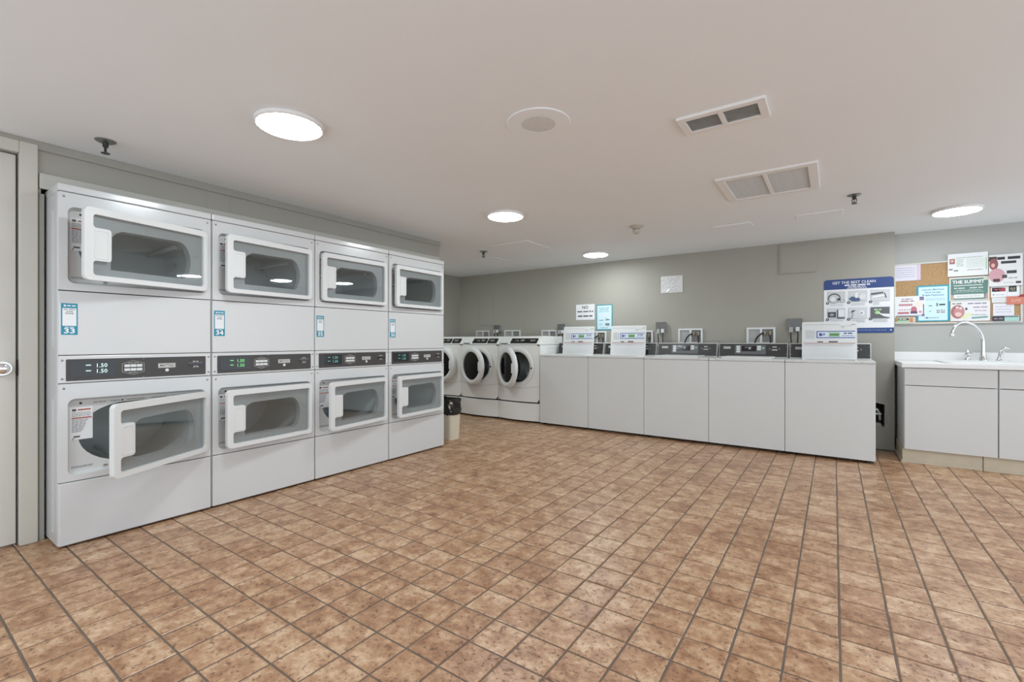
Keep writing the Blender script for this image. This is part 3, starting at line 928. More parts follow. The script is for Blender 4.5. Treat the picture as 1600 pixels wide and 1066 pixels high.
def top_loader(i, label, is_open):
    t = thing('top_load_washer', label, 'washing machine', (W_X0 + WP * i, W_Y, 0), 0, 'top loading washers along the back wall')
    def body():
        mb = MB()
        mb.box(0, WW, 0.004, 0.008, 0.024, 0.83).box(0, 0.004, 0.008, 0.66, 0.024, 0.838).box(WW - 0.004, WW, 0.008, 0.66, 0.024, 0.838).box(0.004, WW - 0.004, 0.656, 0.66, 0.024, 0.838)
        return mb.mesh('cabinet', M_ENAMEL2)
    ob('cabinet', cached('tl_body', body), t)
    ob('front_panel', cached('tl_front', lambda: MB().plate(rr(0.0, WW, 0.026, 0.840, 0.004, 2), [], -0.002, 0.006).mesh('front_panel', M_ENAMEL2, bevel=0.002)), t)
    lx0, lx1 = 0.112, 0.542
    if is_open:
        ob('top_panel', cached('tl_top_o', lambda: MB().plate([(0, -0.006), (WW, -0.006), (WW, 0.66), (0, 0.66)], [rr(lx0 + 0.02, lx1 - 0.02, 0.05, 0.35, 0.05)], 0.842, 0.866, 'z').mesh('top_panel', M_ENAMEL2, bevel=0.004)), t)
        ob('wash_tub', cached('tl_tub', lambda: MB().lathe([(0.22, 0.842), (0.24, 0.80), (0.24, 0.35), (0.08, 0.33), (0.07, 0.75), (0.0, 0.76)], 32, 'z', (WW / 2, 0.29, 0)).mesh('wash_tub', M_STEEL, smooth=40)), t)
    else:
        ob('top_panel', cached('tl_top_c', lambda: MB().box(0, WW, -0.006, 0.66, 0.842, 0.866).mesh('top_panel', M_ENAMEL2, bevel=0.004)), t)
    for x in (0.07, WW - 0.09):
        ob('screw', cached('screws', lambda: screw_mesh(0.0035)), t, (x, -0.006, 0.853))
    for x in (0.05, WW - 0.05):
        for y in (0.05, 0.63):
            ob('foot', cached('tl_foot', lambda: MB().lathe([(0.0, 0.0), (0.022, 0.0), (0.022, 0.012), (0.010, 0.014), (0.010, 0.03)], 12).mesh('foot', M_RUBBER, smooth=40)), t, (x, y, 0))
    # lid, hinged at its rear edge
    lid = ob('lid', cached('tl_lid', lambda: MB().plate(rr(lx0, lx1, -0.355, 0.0, 0.012, 4), [], -0.0, 0.016, 'z').mesh('lid', M_PLASTIC, bevel=0.004, seg=3)), t,
             (0, HINGE_Y, 0.866), (math.radians(-97.0) if is_open else 0, 0, 0))
    if is_open:
        ob('instruction_label', cached('lidp', lid_print), lid, (lx0, 0, -0.0004), (-math.pi / 2, 0, 0)).rotation_euler = (math.pi / 2, 0, 0)
    # console
    yb = 0.440
    ob('console', cached('tl_con', lambda: MB().extr([(yb + 0.004, 0.864), (yb + 0.034, 1.008), (yb + 0.06, 1.014), (0.655, 1.0), (0.655, 0.864)], 0.006, WW - 0.006).mesh('console', M_ENAMEL2, bevel=0.004)), t)
    tilt = math.atan2(0.030, 0.144)
    fa = ob('fascia', cached('tl_fas', lambda: MB().plate(rr(0.012, WW - 0.012, 0.008, 0.142, 0.003, 2), [], -0.004, 0).mesh('fascia', M_BLACK, bevel=0.001)), t, (0, yb + 0.003, 0.866), (-tilt, 0, 0))
    ob('bezel', cached('tl_bez', lambda: MB().plate(rr(0.165, 0.452, 0.030, 0.128, 0.004), [], -0.007, -0.004).mesh('bezel', mat('bezel_grey', (0.13, 0.135, 0.14), 0.4), bevel=0.001)), fa)
    ob('display', cached('tl_dis', lambda: MB().box(0.228, 0.366, -0.0082, -0.006, 0.062, 0.120).mesh('display', M_GLOSSBLACK)), fa)
    def dmark():
        mb, ms = printed([('p', [(0.258, 0.098), (0.280, 0.102), (0.284, 0.108), (0.262, 0.104)], (0.6, 0.62, 0.62)), ('e', 0.305, 0.090, 0.012, 0.011, (0.55, 0.57, 0.57)), ('e', 0.305, 0.086, 0.006, 0.006, (0.02, 0.02, 0.02)), ('l', 0.29, 0.104, 0.325, 0.004, (0.6, 0.6, 0.6), 3)], -0.0084)
        return mb.mesh('display_marks', ms, recalc=False)
    ob('display_marks', cached('tl_dm', dmark), fa)
    bt = cached('tl_btn', lambda: MB().box(0, 0.036, -0.003, 0, 0, 0.021).mesh('button', M_PLASTIC, bevel=0.001))
    for x in (0.180, 0.374):
        for z in (0.052, 0.078, 0.103):
            if x > 0.3 and z < 0.06: continue
            ob('button', bt, fa, (x, -0.007, z - 0.004))
    ob('start_button', cached('tl_start', lambda: MB().lathe([(0.010, 0), (0.010, -0.003), (0, -0.004)], 14, 'y').mesh('start_button', mat('start_green', (0.35, 0.55, 0.48), 0.4), smooth=40)), fa, (0.430, -0.007, 0.096))
    def wb():
        mb, ms = printed([('r', -0.034, -0.012, 0.034, 0.012, (0.60, 0.59, 0.57)), ('t', 'MAYTAG', 0, 0, 0.0135, (0.05, 0.05, 0.05), 0.02)], -0.0042)
        return mb.mesh('badge', ms, recalc=False)
    ob('badge', cached('tl_badge', wb), fa, (0.088, 0, 0.100))
    def coin():
        c = (0.55, 0.54, 0.52)
        it = [('r', 0.512, 0.104, 0.550, 0.114, c), ('r', 0.506, 0.074, 0.556, 0.084, c)]
        for s in (-1, 1):
            it.append(('p', [(0.531 + s * 0.040, 0.100), (0.531 + s * 0.048, 0.092), (0.531 + s * 0.044, 0.080), (0.531 + s * 0.038, 0.090)], (0.3, 0.3, 0.3)))
        mb, ms = printed(it, -0.0042)
        return mb.mesh('coin_marking', ms, recalc=False)
    ob('coin_marking', cached('tl_coin', coin), fa)
    for x in (0.022, WW - 0.022):
        for z in (0.036, 0.114):
            ob('screw', cached('screws', lambda: screw_mesh(0.0035)), fa, (x, -0.004, z))
    return t


top_loader(0, 'top loading washer with raised lid next to the front loading washers', True)
top_loader(1, 'second top loading washer from the front loaders, its lid raised', True)
top_loader(2, 'middle top loading washer of the five, lid closed', False)
top_loader(3, 'closed top loading washer beside the one with raised lid at the right end', False)
top_loader(4, 'rightmost top loading washer with raised lid, in front of the blue poster', True)


# ================================================================== front loading washers
FW, FP = 0.642, 0.6455
F_X0, F_Y = -4.955, 4.935
FZ = 0.700      # door centre height


def bow(x):
    u = (x - FW / 2) / (FW / 2)
    return -0.036 * (1 - u * u)


def bowed_strip(z0, z1, n=14, depth=0.60, wave=0.0):
    """closed block with a gently bowed front"""
    pts = [(FW * i / n, bow(FW * i / n)) for i in range(n + 1)] + [(FW, depth), (0, depth)]
    m = len(pts)
    v = [(p[0], p[1], z0) for p in pts] + [(p[0], p[1], z1) for p in pts]
    f = [tuple(range(m))[::-1], tuple(range(m, 2 * m))] + [(i, (i + 1) % m, (i + 1) % m + m, i + m) for i in range(m)]
    return v, f


def fl_front():
    n, steps, r0 = 64, 8, 0.200
    cx = FW / 2
    z0, z1 = 0.262, 0.985
    mb = MB()
    v, f = [], []
    for i in range(n):
        a = 2 * PI * i / n
        c, s = math.cos(a), math.sin(a)
        tx = (cx / abs(c)) if abs(c) > 1e-6 else 9
        tz = ((z1 - FZ) / s if s > 0 else (z0 - FZ) / s) if abs(s) > 1e-6 else 9
        R1 = min(tx, tz)
        for k in range(steps + 1):
            r = r0 + (R1 - r0) * k / steps
            x, z = cx + r * c, FZ + r * s
            v.append((x, bow(x), z))
    k = steps + 1
    for i in range(n):
        j = (i + 1) % n
        for q in range(steps):
            f.append((i * k + q, i * k + q + 1, j * k + q + 1, j * k + q))
    mb.add(v, f)
    for sx in (0, FW):     # corners cut off by the radial grid
        mb.add([(sx, bow(sx), z0), (sx, bow(sx), z1), (sx, 0.01, z1), (sx, 0.01, z0)], [(0, 1, 2, 3)])
    return mb.mesh('front_panel', M_ENAMEL3, smooth=40)


def fl_body():
    mb = MB()
    mb.box(0, 0.004, 0.0, 0.60, 0.262, 0.985).box(FW - 0.004, FW, 0.0, 0.60, 0.262, 0.985).box(0.004, FW - 0.004, 0.595, 0.60, 0.262, 0.985).box(0.004, FW - 0.004, 0.05, 0.595, 0.262, 0.266)
    return mb.mesh('cabinet', M_ENAMEL3)


def fl_ring():
    c = (FW / 2, 0, FZ)
    return MB().lathe([(0.256, -0.030), (0.254, -0.040), (0.240, -0.044), (0.212, -0.044), (0.196, -0.034), (0.192, -0.010), (0.190, 0.02)], 56, 'y', c).mesh('door_surround', M_ENAMEL3, smooth=45)


def fl_gasket():
    c = (FW / 2, 0, FZ)
    return MB().lathe([(0.193, -0.012), (0.188, 0.0), (0.176, 0.02), (0.178, 0.05), (0.20, 0.06)], 48, 'y', c).mesh('gasket', M_RUBBER, smooth=45)


def fl_drum():
    c = (FW / 2, 0, FZ)
    mb = MB().lathe([(0.20, 0.055), (0.245, 0.075), (0.245, 0.48), (0.0, 0.50)], 48, 'y', c)
    for a in (0.3, 2.4, 4.5):
        px, pz = c[0] + 0.235 * math.cos(a), c[2] + 0.235 * math.sin(a)
        mb.tube([(px, 0.10, pz), (px, 0.45, pz)], 0.03, 6)
    return mb.mesh('drum', M_STEEL, smooth=35)


def fl_door_ring():
    # hinge at x = 0, leaf centre at x = +0.25
    mb = MB().lathe([(0.186, -0.030), (0.192, -0.052), (0.212, -0.060), (0.240, -0.056), (0.256, -0.040), (0.256, -0.012), (0.235, -0.002), (0.186, -0.002), (0.186, -0.030)], 56, 'y', (0.25, 0, 0))
    return mb.mesh('door', M_PLASTIC, smooth=45)


def fl_door_glass():
    mb = MB().lathe([(0.188, -0.040), (0.12, -0.056), (0.0, -0.062)], 48, 'y', (0.25, 0, 0))
    mb.lathe([(0.186, -0.006), (0.165, 0.03), (0.15, 0.075), (0.10, 0.10), (0.0, 0.105)], 48, 'y', (0.25, 0, 0))
    return mb.mesh('door_glass', M_WGLASS, smooth=50)


def front_loader(i, label, ang, split):
    t = thing('front_load_washer', label, 'washing machine', (F_X0 + FP * i, F_Y, 0), 0, 'front loading washers in the alcove')
    ob('base', cached('fl_base', lambda: MB().box(0.02, FW - 0.02, 0.03, 0.58, 0.0, 0.03).mesh('base', M_DARK)), t)
    v, f = bowed_strip(0.022, 0.246)
    ob('pedestal', cached('fl_ped', lambda: MB().add(v, f).mesh('pedestal', M_ENAMEL3, bevel=0.004)), t)
    v2, f2 = bowed_strip(0.245, 0.263)
    ob('pedestal_gap', cached('fl_gap', lambda: MB().add([(p[0] * 0.984 + FW * 0.008, p[1] + 0.012, p[2]) for p in v2], f2).mesh('pedestal_gap', M_DARK)), t)
    ob('cabinet', cached('fl_body', fl_body), t)
    ob('front_panel', cached('fl_front', fl_front), t)
    # curved seam of the lower front
    def seam():
        n = 18
        pts = []
        for k in range(n + 1):
            x = FW * k / n
            u = (x - FW / 2) / (FW / 2)
            pts.append((x, bow(x) - 0.0005, 0.432 + 0.036 * u * u))
        return MB().tube(pts, 0.0022, 6).mesh('seam', M_GREYBOX, smooth=60)
    ob('seam', cached('fl_seam', seam), t)
    ob('door_surround', cached('fl_ring', fl_ring), t)
    ob('gasket', cached('fl_gas', fl_gasket), t)
    ob('drum', cached('fl_drum', fl_drum), t)
    ob('door_lock', cached('fl_lock', lambda: MB().lathe([(0.012, 0), (0.012, -0.003), (0, -0.003)], 12, 'y').mesh('door_lock', M_DARK)), t, (FW / 2 + 0.226, -0.0435, FZ - 0.008))
    d = ob('door', cached('fl_dr', fl_door_ring), t, (FW / 2 - 0.25, -0.044, FZ), (0, 0, -math.radians(ang)))
    ob('door_glass', cached('fl_dg', fl_door_glass), d)
    ob('handle', cached('fl_dh', lambda: MB().plate(rr(0.432, 0.468, -0.062, 0.062, 0.014), [], -0.068, -0.05).mesh('handle', M_PLASTIC, bevel=0.005)), d)
    # console
    ob('console', cached('fl_con', lambda: MB().extr([(-0.012, 0.988), (-0.010, 0.996), (0.060, 1.075), (0.078, 1.090), (0.110, 1.098), (0.595, 1.098), (0.595, 0.988)], 0.0, FW).mesh('console', M_ENAMEL3, bevel=0.004)), t)
    tilt = math.atan2(0.070, 0.079)
    L_ = math.hypot(0.070, 0.079)
    fs = ob('fascia', cached('fl_fas', lambda: MB().plate(rr(0.19, 0.44, 0.010, L_ - 0.010, 0.008, 3), [], -0.003, 0.001).mesh('fascia', M_GLOSSBLACK, bevel=0.001)), t, (0, -0.0105, 0.9965), (-tilt, 0, 0))
    if split:
        ob('card_reader', cached('fl_card', lambda: MB().plate(rr(0.458, 0.615, 0.008, L_ - 0.012, 0.008, 3), [], -0.006, 0.001).mesh('card_reader', M_GLOSSBLACK, bevel=0.002)), fs)
    else:
        ob('card_reader', cached('fl_card2', lambda: MB().plate(rr(0.441, 0.60, 0.010, L_ - 0.010, 0.006, 3), [], -0.003, 0.001).mesh('card_reader', M_GLOSSBLACK, bevel=0.001)), fs)
    def marks():
        c = (0.5, 0.5, 0.5)
        it = [('p', [(0.262, 0.050), (0.282, 0.058), (0.286, 0.066), (0.264, 0.058)], c), ('e', 0.305, 0.050, 0.010, 0.009, c), ('r', 0.345, 0.040, 0.405, 0.072, (0.12, 0.12, 0.12)), ('l', 0.350, 0.060, 0.400, 0.006, c, 2), ('l', 0.350, 0.046, 0.395, 0.005, c, 3)]
        it += [('l', 0.49, 0.055, 0.58, 0.009, c, 5), ('l', 0.50, 0.040, 0.57, 0.006, (0.35, 0.35, 0.35), 6), ('l', 0.202, 0.05, 0.225, 0.006, (0.3, 0.3, 0.3), 7)]
        mb, ms = printed(it, -0.0064)
        return mb.mesh('panel_marks', ms, recalc=False)
    ob('panel_marks', cached('fl_marks', marks), fs)
    ob('detergent_drawer', cached('fl_drw', lambda: MB().plate(rr(0.022, 0.172, 0.012, L_ - 0.006, 0.006, 3), [], -0.005, 0.001).mesh('detergent_drawer', M_PLASTIC, bevel=0.002)), fs)
    ob('drawer_grip', cached('fl_grip', lambda: MB().box(0.04, 0.155, -0.0045, 0.001, 0.0, 0.010).mesh('drawer_grip', M_DARK)), fs)
    ob('side_panel', cached('fl_side', lambda: MB().plate(rr(0.18, 0.50, 0.55, 0.965, 0.02), [rr(0.20, 0.48, 0.57, 0.945, 0.015)], FW, FW + 0.002, 'x').mesh('side_panel', M_ENAMEL3, bevel=0.0006)), t)
    return t


front_loader(0, 'front loading washer in the alcove corner, partly hidden by the last dryer', 0.0, True)
front_loader(1, 'middle front loading washer with its round black door ajar', 15.0, True)
front_loader(2, 'front loading washer with its round door standing open, next to the top loaders', 28.0, False)


# ================================================================== waste bin
t = thing('waste_bin', 'small beige waste bin with a black bag behind the last dryer', 'waste bin', (-3.40, 3.635, 0))


def taper(w0, d0, w1, d1, z0, z1, r=0.03):
    a = rr(-w0, w0, -d0, d0, r); b = rr(-w1, w1, -d1, d1, r)
    n = len(a)
    return [(p[0], p[1], z0) for p in a] + [(p[0], p[1], z1) for p in b], [(i, (i + 1) % n, (i + 1) % n + n, i + n) for i in range(n)] + [tuple(range(n))[::-1]]


v, f = taper(0.138, 0.075, 0.155, 0.088, 0.0, 0.40)
ob('bucket', MB().add(v, f).mesh('bucket', M_BIN, smooth=40), t)
R = random.Random(9)
rings = []
n = 40
for k in range(9):
    z = 0.262 + k * 0.021
    ring = []
    for i in range(n):
        a = 2 * PI * i / n
        ex = 0.160 * math.copysign(abs(math.cos(a)) ** 0.45, math.cos(a)); ey = 0.094 * math.copysign(abs(math.sin(a)) ** 0.45, math.sin(a))
        s = 1.0 + R.uniform(0.0, 0.045) + (0.03 * math.sin(a * 7 + k * 1.3))
        if k == 0: s = 0.985
        ring.append((ex * s, ey * s, z + R.uniform(-0.006, 0.006)))
    rings.append(ring)
ring = [(p[0] * 0.9, p[1] * 0.86, 0.40) for p in rings[-1]]; rings.append(ring)
rings.append([(p[0] * 0.75, p[1] * 0.7, 0.12) for p in rings[-1]])
f = []
for k in range(len(rings) - 1):
    f += [(k * n + i, k * n + (i + 1) % n, (k + 1) * n + (i + 1) % n, (k + 1) * n + i) for i in range(n)]
ob('bin_bag', MB().add([p for r_ in rings for p in r_], f).mesh('bin_bag', M_BAG, smooth=55), t)['label'] = 'crumpled glossy black bin bag'


# ================================================================== water and power outlets behind the washers
def water_box(x0, w, label, hoses=True, z1=1.182):
    t = thing('water_outlet_box', label, 'outlet box', (x0, YB, z1 - 0.19), 0, 'water outlet boxes behind the washers')
    h = 0.19
    c = 0.02
    cells = [rr(c, w * 0.47, 0.03, h - c, 0.004, 2), rr(w * 0.55, w - c, 0.03, h - c, 0.004, 2)]
    ob('box_frame', MB().plate(rr(0, w, 0, h, 0.006, 3), cells, -0.022, 0.0).mesh('box_frame', M_PLASTIC, bevel=0.002), t)
    ob('back_plate', MB().box(0.01, w * 0.5, -0.004, 0, 0.02, h - 0.01).mesh('back_plate', M_GREYBOX), t)
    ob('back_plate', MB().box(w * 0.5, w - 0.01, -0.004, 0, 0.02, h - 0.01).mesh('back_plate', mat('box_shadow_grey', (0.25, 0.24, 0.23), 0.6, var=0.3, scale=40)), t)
    if hoses:
        for i, fx in enumerate((0.64, 0.82)):
            ob('valve', MB().lathe([(0.010, 0.10), (0.013, 0.11), (0.013, 0.14), (0.008, 0.15), (0.0, 0.15)], 10, 'z', (w * fx, -0.020, 0)).box(w * fx - 0.014, w * fx + 0.014, -0.028, -0.022, 0.135, 0.142).mesh('valve', M_BRASS, smooth=40), t)
        x = w * 0.64
        ob('hose', MB().tube([(x, -0.022, 0.125), (x - 0.015, -0.03, 0.13), (x - 0.045, -0.04, 0.11), (x - 0.075, -0.045, 0.075), (x - 0.09, -0.05, 0.03), (x - 0.095, -0.06, -0.08)], 0.0085, 8).mesh('hose', M_RUBBER, smooth=60), t)
        x = w * 0.82
        ob('hose', MB().tube([(x, -0.022, 0.115), (x + 0.004, -0.03, 0.09), (x + 0.008, -0.035, 0.03), (x + 0.01, -0.045, -0.08)], 0.007, 8).mesh('hose', M_RUBBER, smooth=60), t)
    return t


water_box(-1.516, 0.274, 'white recessed water outlet box with black hoses over the middle top loader')
water_box(-0.786, 0.276, 'white water outlet box with black hoses, nearest the raised lid at the right')
water_box(-2.700, 0.274, 'white water outlet box half hidden by the first raised lid', True, 1.165)
water_box(-2.092, 0.274, 'white water outlet box behind the second raised lid', True, 1.165)
water_box(-4.610, 0.266, 'white outlet box over the corner front loading washer', False, 1.197)
water_box(-4.064, 0.290, 'white outlet box above the middle front loading washer', False, 1.198)
water_box(-3.412, 0.250, 'white outlet box above the front loader next to the top loaders', False, 1.190)


def power_outlet(x, z0, w, h, label):
    t = thing('power_outlet', label, 'power outlet', (x, YB, z0), 0, 'power outlets behind the washers')
    ob('outlet_box', MB().plate(rr(-w / 2, w / 2, 0.05, h, 0.006, 3), [], -0.042, 0).mesh('outlet_box', M_GREYBOX, bevel=0.003), t)
    ob('cover_plate', MB().plate(rr(-w / 2 - 0.004, w / 2 + 0.004, 0.046, h + 0.004, 0.006, 3), [], -0.047, -0.042).mesh('cover_plate', M_COVER, bevel=0.002), t)
    for s in (-1, 1):
        ob('plug', MB().plate(rr(s * w * 0.22 - 0.017, s * w * 0.22 + 0.017, 0.02 if s < 0 else 0.03, 0.075, 0.008), [], -0.076, -0.047).mesh('plug', M_PLASTIC if s > 0 else M_GREYBOX, bevel=0.005), t)
        px = s * w * 0.22
        ob('power_cord', MB().tube([(px, -0.065, 0.03), (px + s * 0.004, -0.065, -0.01), (px, -0.06, -0.06), (px, -0.05, -0.14)], 0.006, 8).mesh('power_cord', M_RUBBER, smooth=60), t)


power_outlet(-1.712, 1.105, 0.115, 0.155, 'grey power outlet with plugs between the second raised lid and the closed washers')
power_outlet(-4.185, 1.13, 0.11, 0.14, 'dark power outlet with plugs above the corner front loading washer')
power_outlet(-3.075, 1.11, 0.11, 0.155, 'power outlet with hanging plugs beside the first raised lid')
power_outlet(-0.335, 1.105, 0.13, 0.16, 'grey power outlet with a white plug half behind the rightmost raised lid')

# hole in the wall beside the sink cabinet
t = thing('wall_hole', 'broken plaster hole with old pipes low on the wall beside the sink cabinet', 'wall hole', (0, YB, 0))
ob('plaster_edge', MB().plate([(HX0, HZ0 + 0.02), (HX1 - 0.02, HZ0 - 0.01), (HX1 + 0.004, HZ0 - 0.02), (HX1 + 0.012, HZ0 + 0.09), (HX1 + 0.004, HZ1 + 0.002), (HX0, HZ1 + 0.006)],
                              [[(HX0 + 0.002, HZ0 + 0.03), (HX0 + 0.055, HZ0 + 0.03), (HX0 + 0.06, HZ0), (HX1 - 0.03, HZ0 - 0.002), (HX1 - 0.028, HZ1 - 0.03), (HX0 + 0.002, HZ1 - 0.012)]], -0.006, 0.0).mesh('plaster_edge', M_PLASTER, bevel=0.002), t)
ob('cavity', MB().box(HX0 - 0.05, HX1 + 0.02, 0.148, 0.15, 0.1, 0.55).mesh('cavity', M_DARK), t)
ob('pipe', MB().tube([(HX0 - 0.01, 0.06, 0.385), (HX0 + 0.03, 0.05, 0.37), (HX0 + 0.045, 0.05, 0.34), (HX0 + 0.05, 0.06, 0.27)], 0.015, 10).tube([(HX0, 0.05, 0.33), (HX0 + 0.06, 0.045, 0.33)], 0.012, 8).mesh('pipe', M_STEEL, smooth=50), t)


# ================================================================== sink corner
def base_cabinet(x0, w, label):
    t = thing('base_cabinet', label, 'cabinet', (x0, 5.13, 0), 0, 'white base cabinets under the sink')
    ob('body', MB().box(0.0, 0.016, 0.02, 0.66, 0.115, 0.808).box(w - 0.017, w - 0.001, 0.02, 0.66, 0.115, 0.808).box(0.016, w - 0.017, 0.02, 0.66, 0.115, 0.131).box(0.016, w - 0.017, 0.65, 0.66, 0.131, 0.808).mesh('body', M_CAB, bevel=0.001), t)
    ob('drawer_front', MB().box(0.003, w - 0.004, 0.0, 0.0195, 0.662, 0.806).mesh('drawer_front', M_CAB, bevel=0.002), t)
    ob('door', MB().box(0.003, w - 0.004, 0.0, 0.0195, 0.118, 0.657).mesh('door', M_CAB, bevel=0.002), t)
    return t


base_cabinet(0.490, 0.565, 'white base cabinet with drawer front and door left of the seam under the sink')
base_cabinet(1.056, 0.60, 'white base cabinet at the right picture edge')
t = thing('toe_kick', 'tan wood look toe kick under the left sink cabinet', 'toe kick', (0.482, 5.16, 0))
ob('board', MB().box(0.0, 0.49, 0, 0.012, 0.012, 0.114).box(0.0, 0.012, 0.012, 0.62, 0.012, 0.114).mesh('board', M_TOE, bevel=0.001), t)
ob('shoe_moulding', MB().box(-0.010, 0.49, -0.012, 0.0, 0.0, 0.018).box(-0.010, 0.0, 0.0, 0.47, 0.0, 0.018).mesh('shoe_moulding', M_TOE, bevel=0.003), t)
t = thing('toe_kick', 'tan wood look toe kick at the right picture edge', 'toe kick', (0.976, 5.157, 0))
ob('board', MB().box(0.0, 0.68, 0, 0.012, 0.010, 0.114).mesh('board', M_TOE, bevel=0.001), t)
ob('shoe_moulding', MB().box(0, 0.68, -0.010, 0.0, 0.0, 0.014).mesh('shoe_moulding', M_TOE, bevel=0.003), t)

SX0, SX1, SY0, SY1 = 0.80, 1.36, 5.19, 5.58
t = thing('worktop', 'white laminate worktop with backsplash over the sink cabinets', 'worktop', (0.472, 5.105, 0.810))
ob('top', MB().plate([(0, 0), (1.19, 0), (1.19, 0.694), (0, 0.694)], [rr(SX0 - 0.472, SX1 - 0.472, SY0 - 5.105, SY1 - 5.105, 0.04)], 0.0, 0.042, 'z').mesh('top', M_COUNTER, bevel=0.005), t)
ob('backsplash', MB().box(0, 1.19, 0.674, 0.694, 0.042, 0.122).mesh('backsplash', M_COUNTER, bevel=0.003), t)
t = thing('sink', 'white drop in sink basin set into the worktop', 'sink', (0, 0, 0.852))
ob('rim', MB().plate(rr(SX0 - 0.045, SX1 + 0.045, SY0 - 0.03, SY1 + 0.125, 0.05), [rr(SX0 + 0.01, SX1 - 0.01, SY0 + 0.01, SY1 - 0.01, 0.05)], 0.0005, 0.012, 'z').mesh('rim', M_COUNTER, bevel=0.004), t)
a = rr(SX0 + 0.012, SX1 - 0.012, SY0 + 0.012, SY1 - 0.012, 0.05); b = rr(SX0 + 0.03, SX1 - 0.03, SY0 + 0.03, SY1 - 0.03, 0.06)
n = len(a)
ob('basin', MB().add([(p[0], p[1], 0.004) for p in a] + [(p[0], p[1], -0.17) for p in b], [(i, (i + 1) % n, (i + 1) % n + n, i + n) for i in range(n)] + [tuple(range(n, 2 * n))]).mesh('basin', M_COUNTER, smooth=40), t)

FZ0 = 0.864
FX, FY = 1.066, 5.645
t = thing('faucet', 'chrome gooseneck faucet with a separate turned handle on the sink', 'faucet', (FX, FY, FZ0))
ob('spout_base', MB().lathe([(0.0, 0), (0.030, 0.0), (0.030, 0.006), (0.024, 0.012), (0.018, 0.06), (0.015, 0.10)], 24).mesh('spout_base', M_CHROME, smooth=45), t)
tipx, tipy = -0.222, -0.155
pts = [(0, 0, 0.02), (0.001, 0, 0.08), (0.0, 0, 0.14)]
for i in range(1, 15):
    a = PI * (1 - i / 14 * 0.98)
    u = (1 + math.cos(a)) / 2
    pts.append((tipx * u, tipy * u, 0.155 + 0.145 * math.sin(a) + 0.065 * u))
rad = [0.017, 0.016, 0.0145] + [0.0135 - 0.002 * i / 14 for i in range(14)]
ob('spout', MB().tube(pts, rad, 14).mesh('spout', M_CHROME, smooth=60), t)
p = pts[-1]
ob('aerator', MB().lathe([(0.0, -0.020), (0.014, -0.020), (0.017, -0.012), (0.015, 0.008), (0.010, 0.014), (0, 0.014)], 18, 'z', p).mesh('aerator', M_CHROME, smooth=45), t)
h = ob('handle', MB().lathe([(0.0, 0), (0.026, 0), (0.026, 0.006), (0.018, 0.012), (0.015, 0.03), (0.020, 0.045), (0.021, 0.056), (0.013, 0.068), (0.010, 0.078), (0.013, 0.088), (0.008, 0.098), (0.0, 0.10)], 24).mesh('handle', M_CHROME, smooth=50), t, (-0.098, 0.0, 0))
ob('lever', MB().tube([(0, 0, 0.062), (0.012, -0.03, 0.068), (0.016, -0.055, 0.066)], [0.006, 0.006, 0.008], 10).mesh('lever', M_CHROME, smooth=60), h)
t = thing('side_sprayer', 'chrome side sprayer with curved head right of the faucet', 'sprayer', (1.165, FY, FZ0))
ob('base', MB().lathe([(0.0, 0), (0.025, 0.0), (0.025, 0.006), (0.016, 0.014), (0.013, 0.03)], 20).mesh('base', M_CHROME, smooth=45), t)
ob('head', MB().tube([(0, 0, 0.02), (0.003, 0, 0.05), (0.012, -0.004, 0.085), (0.03, -0.010, 0.108), (0.052, -0.016, 0.110), (0.062, -0.018, 0.098)], [0.011, 0.012, 0.014, 0.014, 0.013, 0.011], 12).mesh('head', M_CHROME, smooth=60), t)
ob('trigger', MB().tube([(0.022, -0.006, 0.085), (0.028, -0.01, 0.06), (0.03, -0.012, 0.035)], 0.0045, 8).mesh('trigger', M_CHROME, smooth=60), t)

# ================================================================== signs and papers on the walls
w, h = 0.272, 0.208
s_ = sheet('wall_sign', w, h, [('t', 'NO', w / 2, h * 0.80, 0.058, srgb(60, 62, 66), 0.02), ('l', 0.018, h * 0.50, w - 0.018, 0.016, srgb(95, 97, 98), 2), ('l', 0.03, h * 0.20, w - 0.03, 0.018, srgb(85, 87, 88), 5)], M_PAPER, 0.004)
tag(ob('wall_sign', s_, None, (-2.872, YB, 1.318)), 'white rectangular wall sign with NO in dark letters', 'sign')
w, h = 0.225, 0.335
it = [('r', 0.013, 0.013, w - 0.013, h - 0.013, srgb(205, 232, 240)), ('l', 0.035, h - 0.052, w - 0.035, 0.012, srgb(150, 180, 195), 1), ('l', 0.045, h - 0.075, w - 0.045, 0.012, srgb(150, 180, 195), 2), ('l', 0.035, h - 0.098, w - 0.04, 0.010, srgb(160, 185, 195), 3),
      ('r', 0.03, h - 0.15, w - 0.03, h - 0.13, srgb(225, 225, 228)), ('r', 0.04, 0.125, 0.10, 0.133, srgb(110, 120, 125)), ('r', 0.125, 0.12, 0.155, 0.16, srgb(190, 200, 205)), ('r', 0.14, 0.13, 0.185, 0.141, srgb(70, 80, 85)),
      ('r', 0.125, 0.055, 0.185, 0.095, srgb(200, 208, 212)), ('l', 0.128, 0.06, 0.182, 0.028, srgb(120, 128, 132), 6), ('l', 0.04, 0.075, 0.09, 0.008, srgb(130, 140, 145), 7), ('l', 0.06, 0.028, 0.165, 0.007, srgb(120, 160, 175), 8)]
tag(ob('payment_notice', sheet('payment_notice', w, h, it, ink(srgb(70, 150, 165)), 0.004), None, (-2.573, YB, 1.177)), 'teal bordered notice on the wall right of the NO sign', 'notice')

